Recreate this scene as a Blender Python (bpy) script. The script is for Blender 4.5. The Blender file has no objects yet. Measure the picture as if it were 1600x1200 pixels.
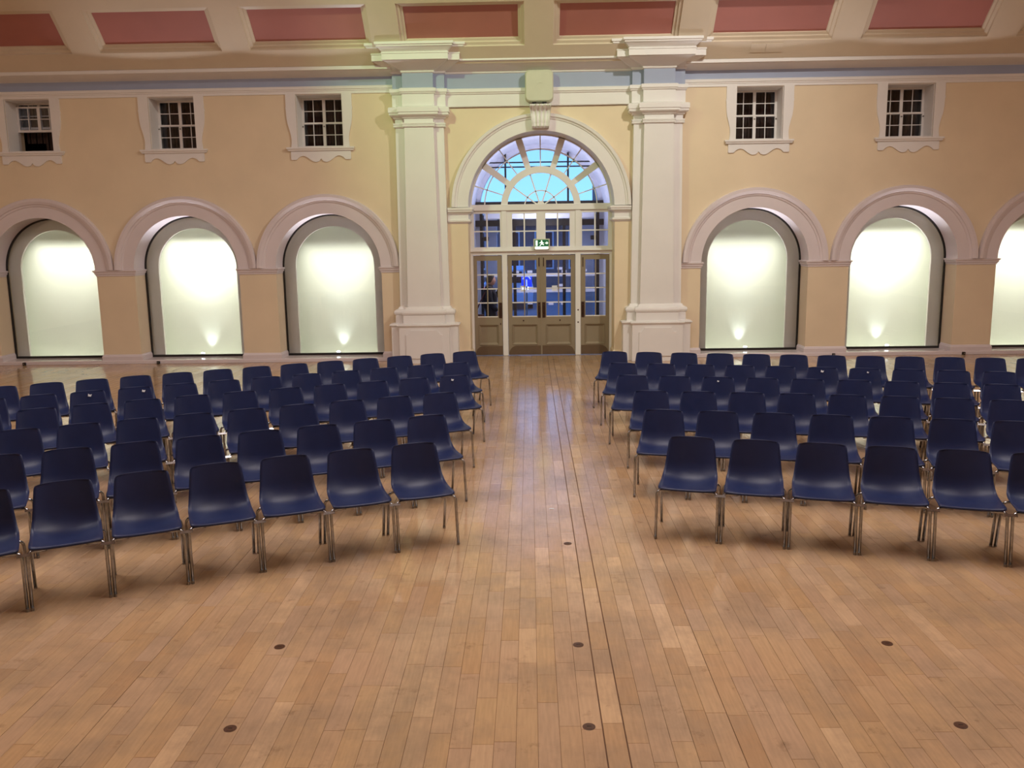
import bpy, bmesh, math, random
from mathutils import Vector, Matrix
random.seed(7)
C = bpy.context.scene.collection
PI = math.pi
sin, cos = math.sin, math.cos

# ------------------------------------------------------------------ camera, world, lights, exposure
scn = bpy.context.scene
cam_d = bpy.data.cameras.new('camera')
cam_d.sensor_fit = 'HORIZONTAL'; cam_d.sensor_width = 36.0
cam_d.lens = 1370.0 / 1600.0 * 36.0
cam_d.clip_start = 0.05; cam_d.clip_end = 300
cam = bpy.data.objects.new('camera', cam_d); C.objects.link(cam)
_R = Vector((0.99971, 0.019367, -0.014318)); _U = Vector((0.01085, 0.168571, 0.98563)); _F = Vector((-0.021502, 0.985499, -0.168312))
_m = Matrix((_R, _U, -_F)).transposed().to_4x4()
_m.translation = Vector((-0.2002, -17.9544, 2.55))
cam.matrix_world = _m
scn.camera = cam

wd = bpy.data.worlds.new('dusk_sky'); scn.world = wd; wd.use_nodes = True
nt = wd.node_tree; nt.nodes.clear()
wo = nt.nodes.new('ShaderNodeOutputWorld'); bg = nt.nodes.new('ShaderNodeBackground')
tc = nt.nodes.new('ShaderNodeTexCoord'); sp = nt.nodes.new('ShaderNodeSeparateXYZ'); cr = nt.nodes.new('ShaderNodeValToRGB')
nt.links.new(tc.outputs['Generated'], sp.inputs[0]); nt.links.new(sp.outputs['Z'], cr.inputs[0])
cr.color_ramp.elements[0].position = 0.0; cr.color_ramp.elements[0].color = (0.27, 0.61, 1.0, 1)
cr.color_ramp.elements[1].position = 0.5; cr.color_ramp.elements[1].color = (0.08, 0.24, 0.70, 1)
nt.links.new(cr.outputs[0], bg.inputs['Color']); bg.inputs['Strength'].default_value = 1.9
nt.links.new(bg.outputs[0], wo.inputs[0])

scn.view_settings.view_transform = 'Standard'; scn.view_settings.look = 'None'
scn.view_settings.exposure = 0.0; scn.view_settings.gamma = 1.0; scn.view_settings.use_curve_mapping = False

def area(name, loc, target, size, power, color, sy=None, spread=180):
    d = bpy.data.lights.new(name, 'AREA'); d.energy = power; d.color = color
    d.shape = 'RECTANGLE' if sy else 'SQUARE'; d.size = size
    if sy: d.size_y = sy
    d.spread = math.radians(spread)
    o = bpy.data.objects.new(name, d); C.objects.link(o); o.location = loc
    o.rotation_euler = (Vector(target) - Vector(loc)).to_track_quat('-Z', 'Y').to_euler()
    return o
def spot(name, loc, target, power, color, angle, blend=0.6, radius=0.08):
    d = bpy.data.lights.new(name, 'SPOT'); d.energy = power; d.color = color
    d.spot_size = math.radians(angle); d.spot_blend = blend; d.shadow_soft_size = radius
    o = bpy.data.objects.new(name, d); C.objects.link(o); o.location = loc
    o.rotation_euler = (Vector(target) - Vector(loc)).to_track_quat('-Z', 'Y').to_euler()
    return o
# the hall's own lamps: pendant rows under the vault and two floods high up, aimed at the entrance bay
for lx in (-7.6, 0.0, 7.6):
    area('hall_light', (lx, -10.6, 7.6), (lx, -10.6, 0.0), 2.6, 295, (1.0, 0.92, 0.89), 4.5)
    area('hall_light_upward', (lx, -10.6, 7.7), (lx, -10.6, 12.0), 2.6, 120, (1.0, 0.92, 0.88), 4.5)
spot('flood_right', (4.2, -6.2, 8.7), (0.2, 0.0, 3.4), 1030, (0.99, 0.98, 0.88), 122, 1.0, 0.10)
spot('flood_left', (-4.6, -6.4, 8.7), (-1.0, 0.0, 5.0), 900, (0.64, 1.0, 0.46), 56, 1.0, 0.08)

# ------------------------------------------------------------------ materials
def mat(name, color, rough=0.6, metal=0.0, spec=0.5, noise=0.0, scale=3.0, coat=0.0, bump=0.0, bscale=40.0, emit=None, estr=0.0):
    m = bpy.data.materials.new(name); m.use_nodes = True
    n = m.node_tree; b = n.nodes['Principled BSDF']
    b.inputs['Base Color'].default_value = (*color, 1); b.inputs['Roughness'].default_value = rough
    b.inputs['Metallic'].default_value = metal; b.inputs['Specular IOR Level'].default_value = spec
    b.inputs['Coat Weight'].default_value = coat
    if emit: b.inputs['Emission Color'].default_value = (*emit, 1); b.inputs['Emission Strength'].default_value = estr
    geo = n.nodes.new('ShaderNodeNewGeometry')
    if noise > 0:
        t = n.nodes.new('ShaderNodeTexNoise'); t.inputs['Scale'].default_value = scale; t.inputs['Detail'].default_value = 5
        n.links.new(geo.outputs['Position'], t.inputs['Vector'])
        r = n.nodes.new('ShaderNodeValToRGB'); r.color_ramp.elements[0].position = 0.3; r.color_ramp.elements[1].position = 0.7
        r.color_ramp.elements[0].color = (*[max(0, c * (1 - noise)) for c in color], 1)
        r.color_ramp.elements[1].color = (*[min(1, c * (1 + noise * 0.5)) for c in color], 1)
        n.links.new(t.outputs['Fac'], r.inputs[0]); n.links.new(r.outputs[0], b.inputs['Base Color'])
    if bump > 0:
        t2 = n.nodes.new('ShaderNodeTexNoise'); t2.inputs['Scale'].default_value = bscale; t2.inputs['Detail'].default_value = 3
        n.links.new(geo.outputs['Position'], t2.inputs['Vector'])
        bp = n.nodes.new('ShaderNodeBump'); bp.inputs['Strength'].default_value = bump; bp.inputs['Distance'].default_value = 0.01
        n.links.new(t2.outputs['Fac'], bp.inputs['Height']); n.links.new(bp.outputs[0], b.inputs['Normal'])
    return m
def srgb(r, g, b):
    f = lambda c: (c / 255) / 12.92 if c <= 10 else ((c / 255 + 0.055) / 1.055) ** 2.4
    return (f(r), f(g), f(b))
def glass_mat(name, tint=(1, 1, 1), gloss=0.02, ior=1.5):
    m = bpy.data.materials.new(name); m.use_nodes = True; n = m.node_tree; n.nodes.clear()
    o = n.nodes.new('ShaderNodeOutputMaterial'); mx = n.nodes.new('ShaderNodeMixShader'); fr = n.nodes.new('ShaderNodeFresnel')
    fr.inputs['IOR'].default_value = ior
    tr = n.nodes.new('ShaderNodeBsdfTransparent'); tr.inputs[0].default_value = (*tint, 1)
    gl = n.nodes.new('ShaderNodeBsdfGlossy'); gl.inputs['Roughness'].default_value = gloss
    n.links.new(fr.outputs[0], mx.inputs[0]); n.links.new(tr.outputs[0], mx.inputs[1]); n.links.new(gl.outputs[0], mx.inputs[2])
    n.links.new(mx.outputs[0], o.inputs[0])
    return m
M = {}
M['wall'] = mat('apricot_wall_paint', srgb(232, 212, 182), 0.75, noise=0.05, scale=1.3, bump=0.04, bscale=25)
M['trim'] = mat('white_trim_paint', srgb(234, 229, 226), 0.5, noise=0.03, scale=2.0)
M['lilac'] = mat('pale_lilac_trim_paint', srgb(224, 212, 214), 0.5, noise=0.03, scale=2.0)
M['cream'] = mat('cream_ceiling_paint', srgb(216, 200, 178), 0.34, noise=0.05, scale=1.5)
M['pink'] = mat('dusky_pink_paint', srgb(176, 112, 103), 0.6, noise=0.10, scale=1.0)
M['blue'] = mat('pale_blue_frieze_paint', srgb(160, 168, 192), 0.6, noise=0.04, scale=2.0)
M['taupe'] = mat('taupe_door_paint', srgb(146, 131, 110), 0.42, noise=0.06, scale=4)
M['door_foot'] = mat('brown_door_foot', srgb(104, 84, 66), 0.4, noise=0.12, scale=8)
M['plate'] = mat('dark_bronze', srgb(62, 36, 26), 0.35, noise=0.15, scale=20)
M['black'] = mat('black_metal', srgb(26, 20, 18), 0.4, noise=0.1, scale=10)
M['board'] = mat('white_backing_board', srgb(236, 238, 226), 0.6, noise=0.02, scale=1.5)
M['glass'] = glass_mat('window_glass', (0.97, 0.98, 0.97), 0.01)
M['pane'] = glass_mat('door_glass', (0.90, 0.93, 0.98), 0.02)
M['inner'] = mat('white_inner_arch_paint', srgb(246, 238, 236), 0.6, noise=0.02, scale=2.0)
M['sill'] = mat('white_gloss_sill_paint', srgb(226, 214, 212), 0.14, noise=0.02, scale=2.0)
M['dark'] = mat('dark_room', srgb(52, 40, 34), 0.9, noise=0.3, scale=2)
M['chrome'] = mat('worn_chrome', (0.42, 0.43, 0.45), 0.20, metal=1.0, noise=0.25, scale=30)
M['steel'] = mat('dull_steel', (0.30, 0.28, 0.26), 0.4, metal=1.0, noise=0.2, scale=30)
M['plastic'] = mat('navy_polypropylene', srgb(27, 40, 82), 0.42, spec=0.45, noise=0.10, scale=9, bump=0.10, bscale=700)
M['paper'] = mat('white_paper', srgb(226, 226, 230), 0.8, noise=0.05, scale=60)
M['speaker'] = mat('cream_plastic', srgb(204, 202, 180), 0.5, noise=0.03, scale=6)
M['gap'] = mat('dark_floor_gap', srgb(112, 80, 56), 0.8, noise=0.2, scale=5)
M['plug'] = mat('brown_floor_plug', srgb(86, 56, 38), 0.4, noise=0.2, scale=60)
M['white'] = mat('white_porch_paint', srgb(226, 226, 236), 0.6, noise=0.03, scale=2)
M['pave'] = mat('grey_paving', srgb(120, 120, 126), 0.7, noise=0.15, scale=3)
M['brick'] = mat('blue_grey_brick', srgb(120, 108, 112), 0.85, noise=0.2, scale=6)
M['strip'] = mat('white_glazing_film', srgb(220, 222, 240), 0.7, noise=0.02, scale=9)

def wood(name):
    m = bpy.data.materials.new(name); m.use_nodes = True; n = m.node_tree; b = n.nodes['Principled BSDF']; L = n.links.new
    geo = n.nodes.new('ShaderNodeNewGeometry'); at = n.nodes.new('ShaderNodeAttribute'); at.attribute_name = 'tone'
    cr = n.nodes.new('ShaderNodeValToRGB'); e = cr.color_ramp.elements
    e[0].position = 0.0; e[0].color = (*srgb(180, 144, 108), 1); e[1].position = 1.0; e[1].color = (*srgb(208, 174, 136), 1)
    for p, c in ((0.15, srgb(190, 154, 114)), (0.38, srgb(187, 155, 125)), (0.6, srgb(194, 159, 118)), (0.85, srgb(189, 157, 127))):
        k = e.new(p); k.color = (*c, 1)
    L(at.outputs['Fac'], cr.inputs[0])
    # grain, stretched along the boards
    mp = n.nodes.new('ShaderNodeMapping'); mp.inputs['Scale'].default_value = (60, 5, 1); L(geo.outputs['Position'], mp.inputs['Vector'])
    g = n.nodes.new('ShaderNodeTexNoise'); g.inputs['Scale'].default_value = 1.0; g.inputs['Detail'].default_value = 6; L(mp.outputs[0], g.inputs['Vector'])
    gm = n.nodes.new('ShaderNodeMapRange'); gm.inputs[1].default_value = 0.3; gm.inputs[2].default_value = 0.7; gm.inputs[3].default_value = 0.92; gm.inputs[4].default_value = 1.08; L(g.outputs['Fac'], gm.inputs[0])
    # grey wear in broad patches
    w = n.nodes.new('ShaderNodeTexNoise'); w.inputs['Scale'].default_value = 1.5; w.inputs['Detail'].default_value = 8; w.inputs['Roughness'].default_value = 0.66; L(geo.outputs['Position'], w.inputs['Vector'])
    wm = n.nodes.new('ShaderNodeMapRange'); wm.inputs[1].default_value = 0.44; wm.inputs[2].default_value = 0.66; wm.inputs[3].default_value = 0.0; wm.inputs[4].default_value = 0.8; L(w.outputs['Fac'], wm.inputs[0])
    mx = n.nodes.new('ShaderNodeMixRGB'); mx.inputs[2].default_value = (*srgb(160, 135, 110), 1); L(wm.outputs[0], mx.inputs[0]); L(cr.outputs[0], mx.inputs[1])
    # small dark scuffs
    s = n.nodes.new('ShaderNodeTexNoise'); s.inputs['Scale'].default_value = 5.5; s.inputs['Detail'].default_value = 8; s.inputs['Roughness'].default_value = 0.7; L(geo.outputs['Position'], s.inputs['Vector'])
    sm = n.nodes.new('ShaderNodeMapRange'); sm.inputs[1].default_value = 0.59; sm.inputs[2].default_value = 0.76; sm.inputs[3].default_value = 0.0; sm.inputs[4].default_value = 0.6; L(s.outputs['Fac'], sm.inputs[0])
    mx2 = n.nodes.new('ShaderNodeMixRGB'); mx2.inputs[2].default_value = (*srgb(104, 74, 52), 1); L(sm.outputs[0], mx2.inputs[0]); L(mx.outputs[0], mx2.inputs[1])
    mu = n.nodes.new('ShaderNodeMixRGB'); mu.blend_type = 'MULTIPLY'; mu.inputs[0].default_value = 1.0; L(mx2.outputs[0], mu.inputs[1])
    cb = n.nodes.new('ShaderNodeCombineColor'); [L(gm.outputs[0], cb.inputs[i]) for i in range(3)]; L(cb.outputs[0], mu.inputs[2])
    L(mu.outputs[0], b.inputs['Base Color'])
    rm = n.nodes.new('ShaderNodeMapRange'); rm.inputs[1].default_value = 0.3; rm.inputs[2].default_value = 0.7; rm.inputs[3].default_value = 0.085; rm.inputs[4].default_value = 0.20; L(w.outputs['Fac'], rm.inputs[0]); L(rm.outputs[0], b.inputs['Roughness'])
    b.inputs['Specular IOR Level'].default_value = 0.68
    bp = n.nodes.new('ShaderNodeBump'); bp.inputs['Strength'].default_value = 0.035; bp.inputs['Distance'].default_value = 0.003; L(g.outputs['Fac'], bp.inputs['Height']); L(bp.outputs[0], b.inputs['Normal'])
    return m
M['wood'] = wood('worn_maple_strip')

M['lampglass'] = mat('lit_lamp_glass', (0.9, 0.95, 1.0), 0.4, emit=(0.85, 0.93, 1.0), estr=12.0)
M['exitgreen'] = mat('lit_green_sign', srgb(20, 92, 60), 0.4, emit=srgb(24, 110, 66), estr=0.35)
M['exitwhite'] = mat('lit_white_mark', (0.9, 0.95, 0.85), 0.4, emit=(0.85, 1.0, 0.8), estr=1.1)
M['exitlamp'] = mat('lit_diffuser', (0.95, 1.0, 0.9), 0.4, emit=(0.95, 1.0, 0.82), estr=3.0)
M['signblue'] = mat('lit_blue_sign', srgb(20, 60, 220), 0.4, emit=srgb(20, 70, 255), estr=0.8)
M['signwhite'] = mat('lit_white_sign', (0.8, 0.85, 1.0), 0.4, emit=(0.7, 0.8, 1.0), estr=0.9)
M['taillamp'] = mat('lit_red_lamp', (0.9, 0.2, 0.2), 0.4, emit=(1.0, 0.25, 0.25), estr=2.5)
M['nightglass'] = mat('dark_window_glass', srgb(30, 34, 52), 0.1, noise=0.2, scale=1.0)
M['coat'] = mat('dark_coat', srgb(46, 38, 40), 0.9, noise=0.25, scale=9)
M['skin'] = mat('skin', srgb(196, 142, 118), 0.6, noise=0.05, scale=30)
M['hair'] = mat('dark_hair', srgb(40, 28, 24), 0.6, noise=0.3, scale=60)
M['bagbrown'] = mat('brown_leather', srgb(96, 46, 30), 0.5, noise=0.2, scale=20)
M['curtain'] = mat('brown_curtain', srgb(74, 54, 46), 0.9, noise=0.3, scale=8)
NICHE = {1: (18, 62, 1.3), 2: (24, 62, 1.4), 3: (13, 50, 1.2), 4: (13, 50, 1.2), 5: (24, 62, 1.4), 6: (24, 62, 1.4)}

# ------------------------------------------------------------------ mesh helpers
class MB:
    """collects geometry for ONE mesh object"""
    def __init__(s): s.v = []; s.f = []; s.smooth = False
    def add(s, vs, fs):
        k = len(s.v); s.v += [tuple(p) for p in vs]; s.f += [tuple(i + k for i in f) for f in fs]; return s
    def box(s, x0, x1, y0, y1, z0, z1, b=0.0):
        if b <= 0:
            return s.add([(x0, y0, z0), (x1, y0, z0), (x1, y1, z0), (x0, y1, z0), (x0, y0, z1), (x1, y0, z1), (x1, y1, z1), (x0, y1, z1)],
                         [(0, 3, 2, 1), (4, 5, 6, 7), (0, 1, 5, 4), (1, 2, 6, 5), (2, 3, 7, 6), (3, 0, 4, 7)])
        bm = bmesh.new(); r = bmesh.ops.create_cube(bm, size=1.0)
        bmesh.ops.scale(bm, verts=bm.verts, vec=(x1 - x0, y1 - y0, z1 - z0)); bmesh.ops.translate(bm, verts=bm.verts, vec=((x0 + x1) / 2, (y0 + y1) / 2, (z0 + z1) / 2))
        bmesh.ops.bevel(bm, geom=list(bm.edges), offset=b, segments=2, affect='EDGES', profile=0.5)
        bm.verts.ensure_lookup_table(); s.add([v.co[:] for v in bm.verts], [[v.index for v in f.verts] for f in bm.faces]); bm.free(); return s
    def tube(s, pts, r, n=8, cap=True, rads=None):
        P = [Vector(p) for p in pts]; rings = []
        for i, p in enumerate(P):
            t = (P[min(i + 1, len(P) - 1)] - P[max(i - 1, 0)]).normalized()
            a = t.orthogonal().normalized() if i == 0 else (u - t * u.dot(t)).normalized()
            u = a; w = t.cross(a); rr = rads[i] if rads else r
            rings.append([tuple(p + (a * cos(2 * PI * k / n) + w * sin(2 * PI * k / n)) * rr) for k in range(n)])
        vs = [q for rg in rings for q in rg]; fs = []
        for i in range(len(P) - 1):
            for k in range(n):
                fs.append((i * n + k, i * n + (k + 1) % n, (i + 1) * n + (k + 1) % n, (i + 1) * n + k))
        if cap: fs.append(tuple(range(n))[::-1]); fs.append(tuple((len(P) - 1) * n + k for k in range(n)))
        return s.add(vs, fs)
    def sector(s, cx, cz, r0, r1, a0, a1, y0, y1, n=24):
        """solid slice of a ring standing in the XZ plane (angles from +x, radians)"""
        vs = []; fs = []; closed = abs(a1 - a0) > 2 * PI - 1e-6
        for i in range(n + 1):
            a = a0 + (a1 - a0) * i / n; c_, s_ = cos(a), sin(a)
            vs += [(cx + r0 * c_, y0, cz + r0 * s_), (cx + r1 * c_, y0, cz + r1 * s_), (cx + r1 * c_, y1, cz + r1 * s_), (cx + r0 * c_, y1, cz + r0 * s_)]
        for i in range(n):
            p, q = 4 * i, 4 * i + 4
            for k in range(4): fs.append((p + k, q + k, q + (k + 1) % 4, p + (k + 1) % 4))
        if not closed: fs += [(0, 1, 2, 3), (4 * n + 3, 4 * n + 2, 4 * n + 1, 4 * n)]
        return s.add(vs, fs)
    def arcsweep(s, cx, cz, prof, a0=0.0, a1=PI, n=48):
        """closed profile of (radius, y) turned about a y-axis"""
        m = len(prof); vs = []; fs = []
        for i in range(n + 1):
            a = a0 + (a1 - a0) * i / n
            vs += [(cx + r * cos(a), y, cz + r * sin(a)) for r, y in prof]
        for i in range(n):
            for k in range(m): fs.append((i * m + k, (i + 1) * m + k, (i + 1) * m + (k + 1) % m, i * m + (k + 1) % m))
        fs += [tuple(range(m)), tuple(n * m + k for k in range(m))[::-1]]
        return s.add(vs, fs)
    def sweep(s, path, prof, caps=True):
        """profile of (offset to the right-hand side outwards, z) along a path in XY, mitred; the outward side is the path's right"""
        P = [Vector((x, y)) for x, y in path]; m = len(prof); vs = []; fs = []
        nr = lambda a, b: Vector(((b - a).y, -(b - a).x)).normalized()
        for i, p in enumerate(P):
            if i == 0: o = nr(P[0], P[1])
            elif i == len(P) - 1: o = nr(P[-2], P[-1])
            else:
                n1, n2 = nr(P[i - 1], p), nr(p, P[i + 1]); o = (n1 + n2); o = o / (o.length_squared / 2.0) if o.length_squared > 1e-6 else n1
            vs += [(p.x + o.x * d, p.y + o.y * d, z) for d, z in prof]
        for i in range(len(P) - 1):
            for k in range(m - 1): fs.append((i * m + k, (i + 1) * m + k, (i + 1) * m + k + 1, i * m + k + 1))
        if caps: fs += [tuple(range(m)), tuple((len(P) - 1) * m + k for k in range(m))[::-1]]
        return s.add(vs, fs)
    def prism(s, poly, y0, y1):
        """convex or simple polygon of (x, z), given thickness along y"""
        n = len(poly)
        return s.add([(x, y0, z) for x, z in poly] + [(x, y1, z) for x, z in poly],
                     [tuple(range(n)), tuple(range(n, 2 * n))[::-1]] + [(i, n + i, n + (i + 1) % n, (i + 1) % n) for i in range(n)])
    def mesh(s, name, m, smooth=False, fix=True):
        me = bpy.data.meshes.new(name); me.from_pydata(s.v, [], s.f)
        if fix:
            bm = bmesh.new(); bm.from_mesh(me); bmesh.ops.recalc_face_normals(bm, faces=bm.faces); bm.to_mesh(me); bm.free()
        me.materials.append(M[m] if isinstance(m, str) else m)
        if smooth: me.polygons.foreach_set('use_smooth', [True] * len(me.polygons))
        return me
    def build(s, name, m, parent=None, smooth=False, fix=True):
        o = bpy.data.objects.new(name, s.mesh(name, m, smooth, fix)); C.objects.link(o); o.parent = parent; return o

def plate(outline, holes, y0, y1):
    """solid board in the XZ plane with any holes; returns an MB"""
    cu = bpy.data.curves.new('outline', 'CURVE'); cu.dimensions = '2D'; cu.fill_mode = 'BOTH'; cu.extrude = (y1 - y0) / 2
    for pl in [outline] + holes:
        sp_ = cu.splines.new('POLY'); sp_.points.add(len(pl) - 1); sp_.use_cyclic_u = True
        for k, (x, z) in enumerate(pl): sp_.points[k].co = (x, z, 0, 1)
    o = bpy.data.objects.new('outline', cu); C.objects.link(o)
    dg = bpy.context.evaluated_depsgraph_get(); me = o.evaluated_get(dg).to_mesh()
    mb = MB(); yc_ = (y0 + y1) / 2
    mb.add([(v.co.x, yc_ - v.co.z, v.co.y) for v in me.vertices], [tuple(p.vertices) for p in me.polygons])
    o.evaluated_get(dg).to_mesh_clear(); bpy.data.objects.remove(o); bpy.data.curves.remove(cu)
    return mb
def arch_poly(cx, half, z0, zs, n=40, r=None):
    r = r or half
    return [(cx - half, z0), (cx + half, z0)] + [(cx + r * cos(PI * i / n), zs + r * sin(PI * i / n)) for i in range(n + 1)]
def rect(x0, x1, z0, z1): return [(x0, z0), (x1, z0), (x1, z1), (x0, z1)]
def tag(o, label=None, cat=None, group=None, kind=None):
    for k, v in (('label', label), ('category', cat), ('group', group), ('kind', kind)):
        if v: o[k] = v
    return o
def empty(name, loc=(0, 0, 0), rz=0.0):
    o = bpy.data.objects.new(name, None); C.objects.link(o); o.location = loc; o.rotation_euler = (0, 0, rz); o.empty_display_size = 0.1; return o
def setting(name, label=None, loc=(0, 0, 0)):
    return tag(empty(name, loc), label, None, None, 'structure')
ORD = ['first', 'second', 'third', 'fourth', 'fifth', 'sixth', 'seventh', 'eighth', 'ninth', 'tenth', 'eleventh', 'twelfth', 'thirteenth']

# ------------------------------------------------------------------ the vault (ceiling)
VR = 14.8; TH0 = math.radians(48); VZC = 5.8 - VR * cos(TH0); VYC = -0.3 - VR * sin(TH0); VLEN = 2 * VR * TH0
def vp(x, s, d=0.0):
    th = TH0 - s / VR; return (x, VYC + (VR + d) * sin(th), VZC + (VR + d) * cos(th))
XP = 2.88; RIB = 0.27; NR = 16; S0 = 0.36; SOP = 0.90; SP = (VLEN - 2 * S0 - SOP) / (NR - 1)
XB = []
for k in range(-5, 5): XB.append((k * XP + RIB + 0.02, (k + 1) * XP - RIB + 0.02))
XE = 14.4
xs_ = sorted({-XE, XE} | {v for ab in XB for v in ab})
ss_ = sorted({0.0, VLEN} | {S0 + i * SP for i in range(NR)} | {S0 + i * SP + SOP for i in range(NR)})
holes_x = {round(a, 4) for a, b in XB}; holes_s = {round(S0 + i * SP, 4) for i in range(NR)}
cm = MB()
for i in range(len(xs_) - 1):
    for j in range(len(ss_) - 1):
        if round(xs_[i], 4) in holes_x and round(ss_[j], 4) in holes_s: continue
        nseg = 3
        for q in range(nseg):
            s0 = ss_[j] + (ss_[j + 1] - ss_[j]) * q / nseg; s1 = ss_[j] + (ss_[j + 1] - ss_[j]) * (q + 1) / nseg
            cm.add([vp(xs_[i], s0), vp(xs_[i + 1], s0), vp(xs_[i + 1], s1), vp(xs_[i], s1)], [(0, 1, 2, 3)])
ceiling = cm.build('ceiling', 'cream', fix=False); tag(ceiling, 'cream vaulted ceiling with sunken dusky pink coffers', kind='structure')
for (xa, xb) in XB:
    for i in range(NR):
        sa = S0 + i * SP; sb = sa + SOP
        fr = MB()
        def ring(a, da, b, db):
            n = 3
            for t in range(4):
                for q in range(n):
                    def pt(t, f, g, d):
                        xa_, xb_, sa_, sb_ = xa + g, xb - g, sa + g, sb - g
                        c = [(xa_, sa_), (xb_, sa_), (xb_, sb_), (xa_, sb_)]; p, r = c[t], c[(t + 1) % 4]
                        return vp(p[0] + (r[0] - p[0]) * f, p[1] + (r[1] - p[1]) * f, d)
                    fr.add([pt(t, q / n, a, da), pt(t, (q + 1) / n, a, da), pt(t, (q + 1) / n, b, db), pt(t, q / n, b, db)], [(0, 1, 2, 3)])
        ring(0.0, 0.0, 0.008, 0.035); ring(0.008, 0.035, 0.06, 0.045); ring(0.06, 0.045, 0.068, 0.075); ring(0.068, 0.075, 0.115, 0.085); ring(0.115, 0.085, 0.12, 0.115)
        fr.build('coffer_moulding', 'cream', ceiling, fix=False)
        pn = MB(); n = 4
        for q in range(n):
            s0 = sa + 0.11 + (SOP - 0.22) * q / n; s1 = sa + 0.11 + (SOP - 0.22) * (q + 1) / n
            pn.add([vp(xa + 0.11, s0, 0.11), vp(xb - 0.11, s0, 0.11), vp(xb - 0.11, s1, 0.11), vp(xa + 0.11, s1, 0.11)], [(0, 1, 2, 3)])
        pn.build('coffer_panel', 'pink', ceiling, fix=False)
# hatch in the border near the right-hand pilaster
hb = MB()
for (xa, xb) in ((4.02, 4.30), (4.31, 4.62)):
    a, b = 0.13, 0.31
    hb.add([vp(xa, a, -0.012), vp(xb, a, -0.012), vp(xb, b, -0.012), vp(xa, b, -0.012), vp(xa, a, 0.01), vp(xb, a, 0.01), vp(xb, b, 0.01), vp(xa, b, 0.01)],
           [(0, 1, 2, 3), (0, 4, 5, 1), (1, 5, 6, 2), (2, 6, 7, 3), (3, 7, 4, 0)])
h_ = hb.build('hatch_panel', 'cream', ceiling); h_['label'] = 'flat cream hatch of two leaves in the ceiling border'

# ------------------------------------------------------------------ walls
ARCH = [(-10.17, 1), (-7.22, 2), (-4.30, 3), (4.34, 4), (7.31, 5), (10.25, 6)]; AH = 1.08; AZ = 1.94
WIN = [(-10.17, 7), (-7.28, 8), (-4.335, 9), (4.345, 10), (7.27, 11), (10.2, 12)]; WH = 0.46; WZ0, WZ1 = 4.32, 5.33
DX = 0.045; DH = 1.475; DZ = 3.10
holes = [arch_poly(x, AH, 0.07, AZ) for x, _ in ARCH] + [rect(x - WH, x + WH, WZ0, WZ1) for x, _ in WIN]
outl = [(-14.4, 0.0), (DX - DH, 0.0), (DX - DH, DZ)] + [(DX - DH * cos(PI * i / 48), DZ + DH * sin(PI * i / 48)) for i in range(1, 48)] + [(DX + DH, DZ), (DX + DH, 0.0), (14.4, 0.0), (14.4, 6.3), (-14.4, 6.3)]
wall_back = plate(outl, holes, 0.0, 0.60).build('wall_back', 'wall'); tag(wall_back, 'apricot plaster wall with arched alcoves and small sash windows', kind='structure')
b = MB(); b.add([(-14.4, 0.7, 0), (-14.4, -22.7, 0), (-14.4, -22.7, 11.5), (-14.4, 0.7, 11.5)], [(0, 1, 2, 3)]); tag(b.build('wall_left', 'wall'), 'apricot end wall beyond the left seats', kind='structure')
b = MB(); b.add([(14.4, 0.7, 0), (14.4, -22.7, 0), (14.4, -22.7, 11.5), (14.4, 0.7, 11.5)], [(0, 1, 2, 3)]); tag(b.build('wall_right', 'wall'), 'apricot end wall beyond the right seats', kind='structure')
b = MB(); b.add([(-14.4, -22.5, 0), (14.4, -22.5, 0), (14.4, -22.5, 6.2), (-14.4, -22.5, 6.2)], [(0, 1, 2, 3)]); tag(b.build('wall_front', 'wall'), 'apricot wall facing the doors', kind='structure')
# roof over the wall head so no daylight leaks in behind the cornice
b = MB(); b.box(-14.4, 14.4, -0.6, 0.6, 6.32, 6.40); b.build('wall_head', 'cream', wall_back)

# archivolts and impost mouldings of the alcoves
AV = [(1.072, 0.47), (1.072, -0.03), (1.29, -0.03), (1.30, -0.045), (1.335, -0.055), (1.345, -0.075), (1.40, -0.095), (1.45, -0.095), (1.462, -0.06), (1.462, 0.02), (1.10, 0.02), (1.10, 0.47)]
for x, _ in ARCH:
    MB().arcsweep(x, AZ, AV, n=56).build('archivolt', 'lilac', wall_back)
IMP = [(0, 1.815), (0.014, 1.82), (0.018, 1.855), (0.034, 1.862), (0.04, 1.90), (0.058, 1.91), (0.062, 1.935), (0.0, 1.945)]
edges = [-14.2] + [v for x, _ in ARCH[:3] for v in (x - AH, x + AH)] + [-2.84, 2.86] + [v for x, _ in ARCH[3:] for v in (x - AH, x + AH)] + [14.2]
for i in range(0, len(edges), 2):
    a, c = edges[i], edges[i + 1]; path = [(a, 0), (c, 0)]
    if abs(a) < 14 and abs(a - 2.86) > 0.01: path = [(a, 0.46)] + path
    if abs(c) < 14 and abs(c + 2.84) > 0.01: path = path + [(c, 0.46)]
    MB().sweep(path, IMP).build('impost', 'lilac', wall_back)
    p2 = [(p[0], p[1]) for p in path]
    sk = MB().sweep(p2, [(0, 0.0), (0.03, 0.0), (0.03, 0.155), (0.02, 0.17), (0.012, 0.19), (0, 0.197)]).build('baseboard_back', 'lilac'); tag(sk, kind='structure')
# low plinth strip in front of everything, sill of the alcoves
for a, c in ((-14.2, -3.06), (3.08, 14.2)):
    o = MB().box(a, c, -0.045, 0.0, 0.0, 0.068, 0.006).build('baseboard_plinth', 'lilac'); tag(o, kind='structure')

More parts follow.
